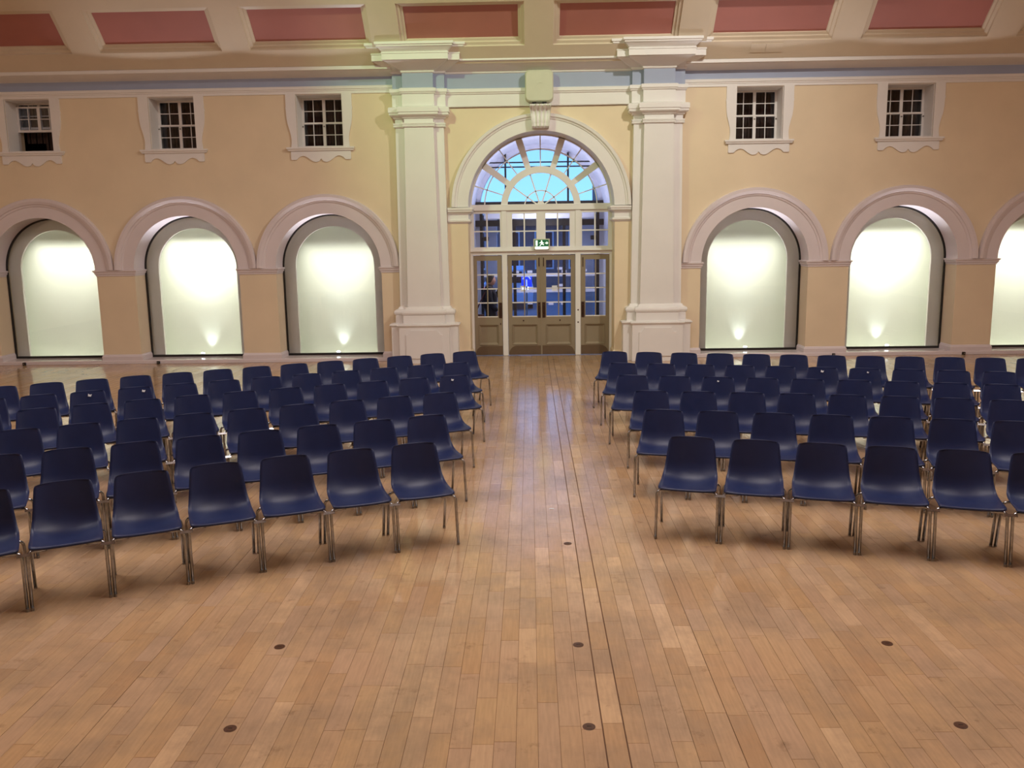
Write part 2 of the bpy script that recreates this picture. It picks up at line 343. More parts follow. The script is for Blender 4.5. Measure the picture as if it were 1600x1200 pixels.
# entablature: frieze and cornices
PILX = (-2.335, 2.345)
def pil_path(cx, d0=0.14, d1=0.26, w0=0.51, w1=0.30, sgn=1):
    return [(cx - w0, 0.0), (cx - w0, -d0), (cx - w1, -d0), (cx - w1, -d1), (cx + w1, -d1), (cx + w1, -d0), (cx + w0, -d0), (cx + w0, 0.0)]
pc = pil_path(PILX[0])[:-1] + [(PILX[0] + 0.51, -0.04), (PILX[1] - 0.51, -0.04)] + pil_path(PILX[1])[1:]
t1 = setting('trim_1', 'white and blue entablature stepping forward over the two pilasters')
MB().sweep(pc, [(0, 5.03), (0.0, 5.035), (0.012, 5.04), (0.012, 5.262), (0.03, 5.27), (0.04, 5.295), (0.055, 5.305), (0.055, 5.365), (0.02, 5.378), (0, 5.378)]).build('architrave', 'trim', t1)
MB().sweep(pc, [(-0.02, 5.37), (0.0, 5.37), (0.0, 5.67), (-0.02, 5.67)]).build('frieze', 'blue', t1)
MB().sweep(pc, [(-0.02, 5.64), (0.02, 5.665), (0.03, 5.70), (0.30, 5.835), (0.30, 5.845), (0.33, 5.845), (0.33, 5.95), (0.34, 5.958), (0.34, 5.975), (0.325, 5.985), (0.345, 6.01), (0.385, 6.05), (0.42, 6.075), (0.42, 6.095), (0.445, 6.105), (0.445, 6.15), (-0.02, 6.20)]).build('cornice', 'trim', t1)
t2 = setting('trim_2', 'cream cornice and blue frieze band along the side bays')
for a, c in ((-14.4, -2.84), (2.85, 14.4)):
    MB().sweep([(a, 0), (c, 0)], [(-0.01, 5.33), (0.018, 5.335), (0.018, 5.385), (0.03, 5.392), (0.03, 5.415), (0.045, 5.42), (0.05, 5.47), (0.0, 5.485)]).build('string_moulding', 'trim', t2)
    MB().sweep([(a, 0), (c, 0)], [(-0.01, 5.475), (0.006, 5.475), (0.006, 5.66), (-0.01, 5.66)]).build('frieze_band', 'blue', t2)
    MB().sweep([(a, 0), (c, 0)], [(-0.02, 5.63), (0.02, 5.65), (0.27, 5.725), (0.27, 5.735), (0.30, 5.735), (0.30, 5.79), (0.295, 5.80), (0.30, 5.81), (0.31, 5.83), (-0.02, 6.0)]).build('cornice', 'trim', t2)

# pilasters
def tapered(mb, cx, w0, w1, y0, y1, z0, z1, n=1):
    mb.add([(cx - w0, y0, z0), (cx + w0, y0, z0), (cx + w0, y1, z0), (cx - w0, y1, z0), (cx - w1, y0, z1), (cx + w1, y0, z1), (cx + w1, y1, z1), (cx - w1, y1, z1)],
           [(0, 3, 2, 1), (4, 5, 6, 7), (0, 1, 5, 4), (1, 2, 6, 5), (2, 3, 7, 6), (3, 0, 4, 7)])
for i, cx in enumerate(PILX):
    p = setting('trim_%d' % (3 + i), 'white stepped pilaster on a tall plinth, ' + ('left' if i == 0 else 'right') + ' of the glazed doors')
    m = MB(); tapered(m, cx, 0.505, 0.475, -0.14, 0.02, 1.10, 4.70); tapered(m, cx, 0.335, 0.285, -0.26, 0.0, 1.10, 4.70); m.build('shaft', 'trim', p)
    MB().sweep(pil_path(cx, w0=0.48, w1=0.285), [(0, 4.64), (0.03, 4.65), (0.035, 4.68), (0.02, 4.69), (0.035, 4.70), (0.035, 4.725), (0.0, 4.73), (0.0, 4.80), (0.03, 4.815), (0.045, 4.84), (0.08, 4.855), (0.10, 4.875), (0.10, 4.915), (0.115, 4.92), (0.115, 5.005), (0.10, 5.02), (0, 5.04)]).build('capital', 'trim', p)
    bp_ = pil_path(cx, w0=0.505, w1=0.335)
    MB().sweep(bp_, [(0, 1.135), (0.025, 1.12), (0.04, 1.085), (0.075, 1.075), (0.105, 1.055), (0.115, 1.02), (0.105, 0.985), (0.08, 0.965), (0.085, 0.955), (0.09, 0.80), (0.13, 0.785), (0, 0.77)]).build('base_moulding', 'trim', p)
    MB().sweep(bp_, [(0, 0.80), (0.14, 0.795), (0.20, 0.785), (0.205, 0.765), (0.18, 0.74), (0.17, 0.72), (0.17, 0.0), (0, 0.0)]).build('plinth', 'trim', p)
    pan = [(-0.33, 0.10), (0.33, 0.10), (0.33, 0.58), (0.29, 0.585), (0.275, 0.62), (0.25, 0.635), (0.24, 0.67), (-0.24, 0.67), (-0.25, 0.635), (-0.275, 0.62), (-0.29, 0.585), (-0.33, 0.58)]
    MB().prism([(cx + x * 1.12, z) for x, z in pan], -0.452, -0.42).build('plinth_panel', 'trim', p)

# central arch: archivolt, keystone, imposts
AVC = [(1.462, 0.60), (1.462, -0.06), (1.68, -0.06), (1.69, -0.075), (1.72, -0.085), (1.735, -0.11), (1.79, -0.12), (1.80, -0.06), (1.80, 0.02), (1.49, 0.02), (1.49, 0.60)]
t5 = setting('trim_5', 'white arch moulding and imposts round the entrance')
MB().arcsweep(DX, DZ, AVC, n=72).build('archivolt', 'trim', t5)
for sg in (-1, 1):
    xo = PILX[0] + 0.50 if sg < 0 else PILX[1] - 0.50; xi = DX + sg * DH
    path = [(xo, 0), (xi, 0), (xi, 0.56)] if sg < 0 else [(xi, 0.56), (xi, 0), (xo, 0)]
    MB().sweep(path, [(0, 2.775), (0.012, 2.78), (0.02, 2.80), (0.05, 2.815), (0.05, 2.85), (0.02, 2.86), (0.012, 2.87), (0.012, 2.965), (0.05, 2.99), (0.085, 3.01), (0.085, 3.04), (0.10, 3.045), (0.10, 3.085), (0, 3.10)]).build('impost', 'trim', t5)
    MB().sweep(path, [(0, 0), (0.025, 0), (0.025, 0.15), (0.01, 0.17), (0, 0.18)]).build('base_block', 'wall', t5)
# fluted scroll keystone
ks = MB(); nz, nx = 16, 24
for side in (0,):
    vs = []; fs = []
    for j in range(nz + 1):
        t = j / nz; z = 4.60 + 0.43 * t; w = 0.165 + 0.045 * t
        pr = 0.10 + 0.13 * t + 0.03 * sin(t * PI * 2.2) + (0.05 * math.exp(-((t - 0.93) / 0.09) ** 2)) + 0.035 * math.exp(-((t - 0.07) / 0.07) ** 2)
        for i in range(nx + 1):
            u = -1 + 2 * i / nx
            fl = 0.034 * abs(sin(u * 2.5 * PI)) * (1 if abs(u) < 0.98 else 0)
            vs.append((DX + u * w, -0.04 - pr - 0.02 + fl, z))
    for j in range(nz):
        for i in range(nx): fs.append((j * (nx + 1) + i, j * (nx + 1) + i + 1, (j + 1) * (nx + 1) + i + 1, (j + 1) * (nx + 1) + i))
    k0 = len(vs); bl = [vs[j * (nx + 1)] for j in range(nz + 1)]; br = [vs[j * (nx + 1) + nx] for j in range(nz + 1)]
    for a in bl: vs.append((a[0], 0.02, a[2]))
    for a in br: vs.append((a[0], 0.02, a[2]))
    for j in range(nz):
        fs.append((j * (nx + 1), (j + 1) * (nx + 1), k0 + j + 1, k0 + j)); fs.append((j * (nx + 1) + nx, k0 + nz + 1 + j, k0 + nz + 2 + j, (j + 1) * (nx + 1) + nx))
    fs.append(tuple(range(nx + 1)) + (k0 + nz + 1, k0)); fs.append(tuple(nz * (nx + 1) + i for i in range(nx + 1)) + (k0 + nz + 1 + nz, k0 + nz))
    ks.add(vs, fs)
ks.build('keystone', 'trim', t5, smooth=False)

# ------------------------------------------------------------------ alcove windows (glass, black frame, lit backing board)
NAMES = {1: 'leftmost', 2: 'second from the left end', 3: 'just left of the left pilaster', 4: 'just right of the right pilaster', 5: 'second right of the doors', 6: 'cut by the right edge'}
for x, k in ARCH:
    w = setting('window_%d' % k, 'arched alcove with black framed glass over a lit white board, ' + NAMES[k])
    # sill ledge
    MB().box(x - AH, x + AH, -0.001, 0.62, 0.0, 0.073).build('sill', 'sill', w)
    # black frame
    ro, ri = 1.072, 1.042
    m = MB(); m.sector(x, AZ, ri, ro, 0, PI, 0.47, 0.51, 56); m.box(x - ro, x - ri, 0.47, 0.51, 0.07, AZ); m.box(x + ri, x + ro, 0.47, 0.51, 0.07, AZ); m.box(x - ro, x + ro, 0.465, 0.51, 0.073, 0.118)
    m.build('frame', 'black', w)
    g = MB(); g.prism(arch_poly(x, 1.045, 0.12, AZ, 40), 0.487, 0.493); g.build('glass_pane', 'glass', w)
    pr = plate(arch_poly(x, 1.09, 0.065, AZ, 40), [arch_poly(x, 0.83, 0.085, AZ, 40)], 0.60, 0.66)
    pr.build('inner_arch', 'inner', w)
    # niche lining: sides, top, floor
    y0, y1 = 0.655, 1.15
    m = MB(); m.add([(x - 1.15, y0, 0.03), (x - 1.15, y1, 0.03), (x - 1.15, y1, 3.3), (x - 1.15, y0, 3.3), (x + 1.15, y0, 0.03), (x + 1.15, y1, 0.03), (x + 1.15, y1, 3.3), (x + 1.15, y0, 3.3)],
                    [(0, 1, 2, 3), (4, 7, 6, 5), (3, 2, 6, 7), (0, 4, 5, 1)]); m.build('niche_lining', 'board', w, fix=False)
    MB().box(x - 1.15, x + 1.15, y1, y1 + 0.03, 0.03, 3.3).build('backing_board', 'board', w)
    o = area('alcove_lamp', (x, 0.71, 2.98), (x, 1.15, NICHE[k][2]), 1.6, NICHE[k][0], (1.0, 1.0, 0.90), 0.12, NICHE[k][1])
    if k in (2, 3, 4, 5):
        u = empty('uplight', (x, 0.553, 0.072)); tag(u, 'small round uplight behind the glass of the alcove ' + NAMES[k], 'uplight', 'uplights in the alcoves')
        r = MB(); r.tube([(0, 0, 0), (0, 0, 0.055)], 0.042, 20); r.build('bezel', 'steel', u)
        r = MB(); r.tube([(0, 0, 0.054), (0, 0, 0.068), (0, 0, 0.076)], 0.038, 20, rads=[0.038, 0.036, 0.020]); r.build('lens', 'lampglass', u)
        spot('uplight_beam', (x, 0.36, 0.12), (x, 0.24, 3.0), 480, (0.90, 0.93, 1.0), 46, 1.0, 0.04)
        spot('uplight_inner_beam', (x, 0.553, 0.19), (x, 0.56, 3.0), 120, (0.90, 0.93, 1.0), 70, 1.0, 0.03)
        spot('niche_beam', (u.location.x, 1.03, 0.10), (u.location.x, 1.13, 0.55), 13, (0.90, 0.98, 1.0), 64, 1.0, 0.04)

# ------------------------------------------------------------------ upper sash windows
WN = {7: 'with the raised lower sash, leftmost in the upper row', 8: 'above the second alcove from the left', 9: 'nearest the left pilaster', 10: 'nearest the right pilaster', 11: 'second right of the doors in the upper row', 12: 'beyond the right edge of the upper row'}
def wavy(cx):
    """scalloped apron outline under the sill"""
    pts = [(-0.60, 4.25), (-0.60, 4.09), (-0.585, 4.075), (-0.49, 4.075)]
    for i in range(1, 13):
        t = i / 12; pts.append((-0.49 + 0.49 * t, 4.10 + 0.055 * cos(t * 2 * PI - PI * 0.55) - 0.02 * t + (0.022 if t == 1 else 0)))
    pts += [(-a, z) for a, z in pts[::-1][1:]]
    return [(cx + a, z) for a, z in pts]
def side(cx, sg):
    """architrave board whose outer edge swings in towards the sill"""
    inner = [(0.46, 5.335), (0.46, 4.32)]
    outer = [(0.585, 4.32), (0.575, 4.40), (0.572, 4.47), (0.58, 4.55), (0.605, 4.66), (0.635, 4.77), (0.65, 4.88), (0.655, 4.98), (0.655, 5.04), (0.662, 5.05), (0.662, 5.09), (0.655, 5.10), (0.655, 5.335)]
    return [(cx + sg * a, z) for a, z in inner + outer]
pane_me = {}
for x, k in WIN:
    w = setting('window_%d' % k, 'small white sash window with shaped surround, ' + WN[k], (x, 0, 0))
    for sg in (-1, 1):
        MB().prism(side(0, sg), -0.028, 0.004).build('architrave', 'trim', w)
    MB().sweep([(-0.64, 0.005), (-0.64, -0.04), (0.64, -0.04), (0.64, 0.005)], [(0, 4.24), (0.0, 4.245), (0.012, 4.25), (0.018, 4.275), (0.035, 4.285), (0.035, 4.315), (0.0, 4.32), (-0.03, 4.32)]).build('sill', 'trim', w)
    MB().box(-0.64, 0.64, -0.04, 0.005, 4.245, 4.318).build('sill_core', 'trim', w)
    MB().prism(wavy(0), -0.026, 0.004).build('apron', 'trim', w)
    # reveal lining
    m = plate(rect(-0.458, 0.458, 4.322, 5.328), [rect(-0.448, 0.448, 4.335, 5.318)], 0.01, 0.46); m.build('reveal', 'trim', w)
    zm = 4.822
    def sash(z0, z1, y, bars=True):
        fr = plate(rect(-0.45, 0.45, z0, z1), [rect(-0.405, -0.03, z0 + 0.045, z1 - 0.035), rect(0.03, 0.405, z0 + 0.045, z1 - 0.035)], y, y + 0.035).build('sash', 'trim', w)
        zc = (z0 + 0.045 + z1 - 0.035) / 2
        for sg in (-1, 1):
            a, c = (-0.405, -0.03) if sg < 0 else (0.03, 0.405); xc = (a + c) / 2
            MB().box(xc - 0.007, xc + 0.007, y + 0.004, y + 0.028, z0 + 0.045, z1 - 0.035).build('glazing_bar', 'trim', fr)
            MB().box(a, c, y + 0.005, y + 0.027, zc - 0.007, zc + 0.007).build('glazing_bar', 'trim', fr)
            for (xa, xb) in ((a, xc), (xc, c)):
                for (za, zb) in ((z0 + 0.045, zc), (zc, z1 - 0.035)):
                    MB().box(xa, xb, y + 0.014, y + 0.018, za, zb).build('pane', 'pane', fr)
        return fr
    sash(zm - 0.02, 5.318, 0.425)
    if k == 7: sash(zm - 0.08, 5.25, 0.385)
    else: sash(4.335, zm + 0.02, 0.385)
    if k != 7:
        for xx in (0.0, -0.43 if x < 0 else 0.43): MB().box(xx - 0.016, xx + 0.016, 0.37, 0.39, zm - 0.075, zm - 0.05, 0.004).build('sash_fastener', 'steel', w)
    m = MB(); m.add([(-0.9, 0.61, 4.0), (0.9, 0.61, 4.0), (0.9, 2.2, 4.0), (-0.9, 2.2, 4.0), (-0.9, 0.61, 5.7), (0.9, 0.61, 5.7), (0.9, 2.2, 5.7), (-0.9, 2.2, 5.7)], [(0, 1, 2, 3), (4, 5, 6, 7), (1, 2, 6, 5), (2, 3, 7, 6), (3, 0, 4, 7)])
    m.build('dark_room', 'dark', w)
    m = MB()
    for i in range(14): m.box(-0.44 + i * 0.064, -0.44 + i * 0.064 + 0.05, 0.68 + 0.02 * (i % 2), 0.70 + 0.02 * (i % 2), 4.05 if i > 5 or k != 7 else 4.55, 5.6)
    o = m.build('curtain', 'curtain', w); o['kind'] = 'stuff'

# ------------------------------------------------------------------ entrance: frame, fanlight, upper lights, doors
FY0, FY1 = 0.575, 0.665
en = setting('window_13', 'white fanlight and glazed screen over the entrance doors')
PX = (DX - 0.768, DX + 0.768)
m = MB(); m.sector(DX, DZ, 1.435, 1.50, 0, PI, FY0, FY1, 72); m.build('arch_frame', 'trim', en)
m = MB(); m.box(DX - 1.48, DX + 1.48, FY0 - 0.03, FY1, 3.035, 3.16, 0.008); m.build('springing_transom', 'trim', en)
m = MB(); m.box(DX - 1.48, DX + 1.48, FY0 - 0.01, FY1, 2.125, 2.20); m.box(DX - 1.50, DX + 1.50, FY0 - 0.06, FY1, 2.20, 2.225); m.box(DX - 1.48, DX + 1.48, FY0 - 0.03, FY1, 2.225, 2.275); m.build('door_transom', 'trim', en)
for px in PX: MB().box(px - 0.055, px + 0.055, FY0 - 0.012, FY1 + 0.01, 0.0, 3.04, 0.006).build('post', 'trim', en)
for sg in (-1, 1): 
    a, c = sorted((DX + sg * 1.48, DX + sg * 1.425)); MB().box(a, c, FY0, FY1, 0.0, 3.04).build('jamb', 'trim', en)
# inner half ring and thick radial mullions
m = MB(); m.sector(DX, DZ, 0.69, 0.825, 0, PI, FY0 - 0.012, FY1, 48); m.build('fan_ring', 'trim', en)
for a in (36, 72, 108, 144):
    t = math.radians(a); c_, s_ = cos(t), sin(t); w = 0.058
    P = [(DX + 0.80 * c_ - w * s_, DZ + 0.80 * s_ + w * c_), (DX + 0.80 * c_ + w * s_, DZ + 0.80 * s_ - w * c_), (DX + 1.45 * c_ + (w + .012) * s_, DZ + 1.45 * s_ - (w + .012) * c_), (DX + 1.45 * c_ - (w + .012) * s_, DZ + 1.45 * s_ + (w + .012) * c_)]
    MB().prism(P, FY0, FY1).build('radial_mullion', 'trim', en)
def radial(a, r0, r1, w=0.011):
    t = math.radians(a); c_, s_ = cos(t), sin(t)
    P = [(DX + r0 * c_ - w * s_, DZ + r0 * s_ + w * c_), (DX + r0 * c_ + w * s_, DZ + r0 * s_ - w * c_), (DX + r1 * c_ + w * s_, DZ + r1 * s_ - w * c_), (DX + r1 * c_ - w * s_, DZ + r1 * s_ + w * c_)]
    MB().prism(P, FY0 + 0.025, FY1 - 0.02).build('glazing_bar', 'trim', en)
for a in (18, 54, 90, 126, 162): radial(a, 0.82, 1.44)
for a in (36, 72, 108, 144): radial(a, 0.05, 0.70, 0.013)
for i in range(5): MB().sector(DX, DZ, 1.155, 1.177, math.radians(36 * i), math.radians(36 * i + 36), FY0 + 0.025, FY1 - 0.02, 10).build('glazing_bar', 'trim', en)
MB().sector(DX, DZ, 0.325, 0.347, 0, PI, FY0 + 0.025, FY1 - 0.02, 28).build('glazing_bar', 'trim', en)
MB().sector(DX, DZ + 0.05, 0.004, 0.075, 0, PI, FY0 + 0.01, FY1 - 0.02, 14).build('hub', 'trim', en)
GY = 0.625
for i in range(10):
    a0, a1 = math.radians(18 * i), math.radians(18 * i + 18)
    MB().sector(DX, DZ, 0.82, 1.165, a0, a1, GY, GY + 0.004, 5).build('pane', 'pane', en)
    MB().sector(DX, DZ, 1.165, 1.44, a0, a1, GY, GY + 0.004, 5).build('pane', 'pane', en)
for i in range(5):
    a0, a1 = math.radians(36 * i), math.radians(36 * i + 36)
    MB().sector(DX, DZ, 0.01, 0.336, a0, a1, GY, GY + 0.004, 6).build('pane', 'pane', en)
    MB().sector(DX, DZ, 0.336, 0.70, a0, a1, GY, GY + 0.004, 8).build('pane', 'pane', en)
# upper lights
def light(x0, x1, z0, z1, par):
    xc, zc = (x0 + x1) / 2, z0 + (z1 - z0) * 0.47
    MB().box(xc - 0.014, xc + 0.014, FY0 + 0.02, FY1 - 0.02, z0, z1).build('glazing_bar', 'trim', par)
    MB().box(x0, x1, FY0 + 0.022, FY1 - 0.022, zc - 0.012, zc + 0.012).build('glazing_bar', 'trim', par)
    for a, c in ((x0, xc), (xc, x1)):
        for p, q in ((z0, zc), (zc, z1)): MB().box(a, c, GY, GY + 0.004, p, q).build('pane', 'pane', par)
U0, U1 = 2.27, 2.98
for (a, c, h) in ((DX - 1.425, PX[0] - 0.055, [(0.015, 0.015)]), (PX[0] + 0.055, PX[1] - 0.055, None), (PX[1] + 0.055, DX + 1.425, [(0.015, 0.015)])):
    if h:
        hx = rect(a + 0.03, c - 0.03, U0 + 0.02, U1); plate(rect(a, c, U0, 3.04), [hx], FY0 + 0.01, FY1).build('light_frame', 'trim', en); light(a + 0.03, c - 0.03, U0 + 0.02, U1, en)
    else:
        h1 = rect(a + 0.115, DX - 0.095, U0 + 0.02, U1 - 0.01); h2 = rect(DX + 0.095, c - 0.115, U0 + 0.02, U1 - 0.01)
        plate(rect(a, c, U0, 3.04), [h1, h2], FY0 + 0.01, FY1).build('light_frame', 'trim', en)
        light(h1[0][0], h1[1][0], U0 + 0.02, U1 - 0.01, en); light(h2[0][0], h2[1][0], U0 + 0.02, U1 - 0.01, en)
# doors
def door(n, x0, x1, hinge, label, notice=None, centre=False):
    d = setting('door_%d' % n, label)
    zt, zb = 2.115, 0.015; dy0, dy1 = FY0 + 0.012, FY0 + 0.06
    gx0, gx1, gz0, gz1 = x0 + (0.075 if hinge < 0 else 0.10), x1 - (0.10 if hinge < 0 else 0.075), 0.83, 2.01
    if centre: gx0, gx1 = (x0 + 0.095, x1 - 0.10) if hinge < 0 else (x0 + 0.10, x1 - 0.095)
    px0, px1, pz0, pz1 = x0 + 0.09, x1 - 0.09, 0.235, 0.66
    leaf = plate(rect(x0 + 0.004, x1 - 0.004, zb, zt), [rect(gx0, gx1, gz0, gz1), rect(px0, px1, pz0, pz1)], dy0, dy1).build('leaf', 'taupe', d)
    # recessed lower panel with a sloping moulding round it
    MB().box(px0, px1, dy0 + 0.028, dy1 - 0.004, pz0, pz1).build('lower_panel', 'taupe', d)
    m = MB()
    for (e, f) in ((0.0, -0.012), ):
        o_ = [(px0 - .0, pz0), (px1, pz0), (px1, pz1), (px0, pz1)]; i_ = [(px0 + 0.045, pz0 + 0.045), (px1 - 0.045, pz0 + 0.045), (px1 - 0.045, pz1 - 0.045), (px0 + 0.045, pz1 - 0.045)]
        for t in range(4):
            a, b_, c, e_ = o_[t], o_[(t + 1) % 4], i_[(t + 1) % 4], i_[t]
            m.add([(a[0], dy0 - 0.014, a[1]), (b_[0], dy0 - 0.014, b_[1]), (c[0], dy0 + 0.028, c[1]), (e_[0], dy0 + 0.028, e_[1]), (a[0], dy0 + 0.02, a[1]), (b_[0], dy0 + 0.02, b_[1])], [(0, 1, 2, 3), (0, 4, 5, 1)])
    m.build('panel_moulding', 'taupe', d)
    # glazing bars and eight panes
    xc = (gx0 + gx1) / 2
    MB().box(xc - 0.012, xc + 0.012, dy0 + 0.006, dy1 - 0.006, gz0, gz1).build('glazing_bar', 'taupe', d)
    for r in range(4):
        za = gz0 + (gz1 - gz0) * r / 4; zb_ = gz0 + (gz1 - gz0) * (r + 1) / 4
        if r: MB().box(gx0, gx1, dy0 + 0.007, dy1 - 0.007, za - 0.011, za + 0.011).build('glazing_bar', 'trim', d)
        for a, c in ((gx0, xc), (xc, gx1)): MB().box(a, c, dy0 + 0.02, dy0 + 0.024, za, zb_).build('pane', 'pane', d)
    MB().box(gx0, gx1, dy0 - 0.004, dy0 + 0.02, gz0 - 0.008, gz0 + 0.012).build('glazing_sill', 'trim', d)
    # brown strip along the door foot, cut back in a curve on the hinge side
    kx0, kx1 = x0 + 0.012, x1 - 0.012; cut = 0.17
    cv = [(cut * (1 - cos(t * PI / 2 / 8)), 0.02 + 0.19 * sin(t * PI / 2 / 8)) for t in range(9)]
    if hinge < 0: P = [(kx1, 0.02)] + [(kx1, 0.21)] + [(kx0 + a, z) for a, z in cv[::-1]]
    else: P = [(kx0, 0.21), (kx0, 0.02)] + [(kx1 - a, z) for a, z in cv]
    MB().prism(P, dy0 - 0.003, dy0 + 0.001).build('foot_strip', 'door_foot', d)
    # finger plate and pull
    hx = x1 - 0.048 if hinge < 0 else x0 + 0.048
    f = MB().box(hx - 0.033, hx + 0.033, dy0 - 0.006, dy0 + 0.001, 0.80, 1.13, 0.002).build('finger_plate', 'plate', d)
    h = MB().tube([(hx, dy0 - 0.004, 0.86), (hx, dy0 - 0.04, 0.875), (hx, dy0 - 0.045, 0.90), (hx, dy0 - 0.045, 1.03), (hx, dy0 - 0.04, 1.055), (hx, dy0 - 0.004, 1.07)], 0.010, 8).build('pull_handle', 'plate', f, True)
    if centre:
        b_ = MB().box(hx - 0.010, hx + 0.010, dy0 - 0.012, dy0, 1.88, 2.06, 0.003).build('bolt', 'plate', d)
        e = MB().tube([((x0 + x1) / 2 + (-0.03 if hinge < 0 else 0.03), dy0 - 0.01, 0.745), ((x0 + x1) / 2 + (-0.03 if hinge < 0 else 0.03), dy0, 0.745)], 0.016, 12).build('lock_cylinder', 'plate', d)
    else:
        MB().box(hx - 0.008, hx + 0.008, dy0 - 0.01, dy0, 1.86 if hinge > 0 else 0.66, 2.06 if hinge > 0 else 0.70, 0.002).build('bolt', 'plate', d)
    if notice:
        for (za, zb_) in ((1.435, 1.475), (1.36, 1.405)):
            q = MB().box(notice - 0.055, notice + 0.055, dy0 + 0.014, dy0 + 0.019, za, zb_).build('notice', 'paper', d)
            q['label'] = 'small white paper notice stuck to the glass'
    return d
door(1, DX - 1.425, PX[0] - 0.055, -1, 'single taupe glazed door left of the central pair')
door(2, PX[0] + 0.055, DX, -1, 'left leaf of the central taupe double doors', DX - 0.385, True)
_d2 = bpy.data.objects['door_2']; MB().box(DX - 0.022, DX + 0.010, FY0 + 0.002, FY0 + 0.0115, 0.02, 2.11, 0.002).build('meeting_strip', 'taupe', _d2)
door(3, DX, PX[1] - 0.055, 1, 'right leaf of the central taupe double doors', DX + 0.275, True)
door(4, PX[1] + 0.055, DX + 1.425, 1, 'single taupe glazed door right of the central pair')
for z in (0.96, 0.70): MB().tube([(PX[1], FY0 - 0.016, z), (PX[1], FY0 - 0.010, z)], 0.016, 12).build('bolt_head', 'plate', en)

# illuminated exit sign on the transom
ex = empty('exit_sign', (DX + 0.01, FY0 - 0.10, 2.235)); tag(ex, 'lit green running man exit sign above the central double doors', 'exit sign')
MB().box(-0.17, 0.17, -0.01, 0.045, 0.0, 0.215, 0.012).build('housing', 'speaker', ex)
fc = MB().box(-0.145, 0.145, -0.018, -0.008, 0.055, 0.195, 0.004).build('sign_face', 'exitgreen', ex)
lp = MB().tube([(-0.13, -0.002, 0.028), (0.13, -0.002, 0.028)], 0.026, 14).build('lamp_tube', 'exitlamp', ex, True)
pm = MB()   # pictogram: running figure, doorway and arrow in white
pm.prism([(-0.125, 0.07), (-0.085, 0.07), (-0.085, 0.18), (-0.125, 0.18)], -0.0215, -0.018)
pm.build('doorway_mark', 'exitwhite', ex)
rm_ = MB(); rm_.sector(0.0, 0.168, 0.001, 0.014, 0, 2 * PI, -0.0215, -0.018, 12)
rm_.prism([(-0.022, 0.148), (0.018, 0.150), (0.022, 0.115), (-0.008, 0.110)], -0.0215, -0.018)
rm_.prism([(-0.008, 0.112), (0.018, 0.116), (0.050, 0.092), (0.040, 0.082)], -0.0215, -0.018)
rm_.prism([(-0.008, 0.114), (0.010, 0.110), (-0.030, 0.066), (-0.044, 0.074)], -0.0215, -0.018)
rm_.prism([(0.012, 0.148), (0.046, 0.132), (0.042, 0.122), (0.010, 0.134)], -0.0215, -0.018)
rm_.prism([(-0.020, 0.146), (-0.052, 0.128), (-0.046, 0.120), (-0.014, 0.134)], -0.0215, -0.018)
rm_.build('running_figure', 'exitwhite', ex)
ar = MB(); ar.prism([(0.072, 0.118), (0.105, 0.118), (0.105, 0.136), (0.072, 0.136)], -0.0215, -0.018); ar.prism([(0.102, 0.095), (0.137, 0.127), (0.102, 0.159)], -0.0215, -0.018)
ar.build('arrow', 'exitwhite', ex)

# cream box above the keystone
sb = empty('wall_loudspeaker', (DX - 0.02, -0.19, 5.09)); tag(sb, 'cream rounded square box mounted on the frieze above the keystone', 'loudspeaker')
bm_ = MB(); N = 10; hw, hh, rr = 0.275, 0.295, 0.085
def rr_poly(hw, hh, rr, n=6):
    P = []
    for (sx, sz, a0) in ((1, 1, 0), (-1, 1, 90), (-1, -1, 180), (1, -1, 270)):
        for i in range(n + 1):
            a = math.radians(a0 + 90 * i / n); P.append((sx * (hw - rr) + rr * cos(a), sz * (hh - rr) + rr * sin(a) + hh))
    return P
lay = [(1.0, 0.17), (1.0, 0.0), (0.985, -0.025), (0.93, -0.045)]; n_ = 28; vs = []; fs = []
for (s_, y) in lay:
    vs += [(px * s_, y, hh + (pz - hh) * s_) for px, pz in rr_poly(hw, hh, rr)]
for j in range(len(lay) - 1):
    for i in range(n_): fs.append((j * n_ + i, j * n_ + (i + 1) % n_, (j + 1) * n_ + (i + 1) % n_, (j + 1) * n_ + i))
fs += [tuple(range(n_)), tuple((len(lay) - 1) * n_ + i for i in range(n_))]
bm_.add(vs, fs); bm_.build('body', 'speaker', sb)
MB().sector(0.02, hh - 0.0, 0.05, 0.062, math.radians(20), math.radians(165), -0.050, -0.044, 12).build('emblem', 'speaker', sb)
for sg in (-1, 1): MB().box(sg * 0.10 - 0.04, sg * 0.10 + 0.04, 0.02, 0.16, -0.05, 0.02, 0.008).build('bracket', 'black', sb)

# ------------------------------------------------------------------ porch, street and person beyond the glass
po = setting('floor_porch', 'grey porch floor and pavement outside the doors')
MB().box(-60, 60, 0.56, 60, -0.06, -0.004).build('paving', 'pave', po)
pv = setting('wall_porch', 'white porch walls and barrel vault outside the doors')
OY = 3.2; PW = 1.52
for sg in (-1, 1):
    a, c = sorted((sg * PW + DX, sg * (PW + 0.3) + DX)); MB().box(a, c, 0.60, OY + 0.35, -0.01, DZ + 0.01).build('side_wall', 'white', pv)
    a, c = sorted((sg * 1.03 + DX, sg * 1.32 + DX)); MB().box(a, c, OY + 0.40, OY + 0.75, -0.005, 3.0, 0.01).build('pier', 'white', pv)
    MB().box(a - 0.02, c + 0.02, OY + 0.37, OY + 0.78, 2.56, 2.62).build('pier_cap', 'white', pv)
m = MB(); m.sector(DX, DZ, PW, PW + 0.3, 0, PI, 0.60, OY + 0.35, 40); m.build('barrel_vault', 'white', pv)
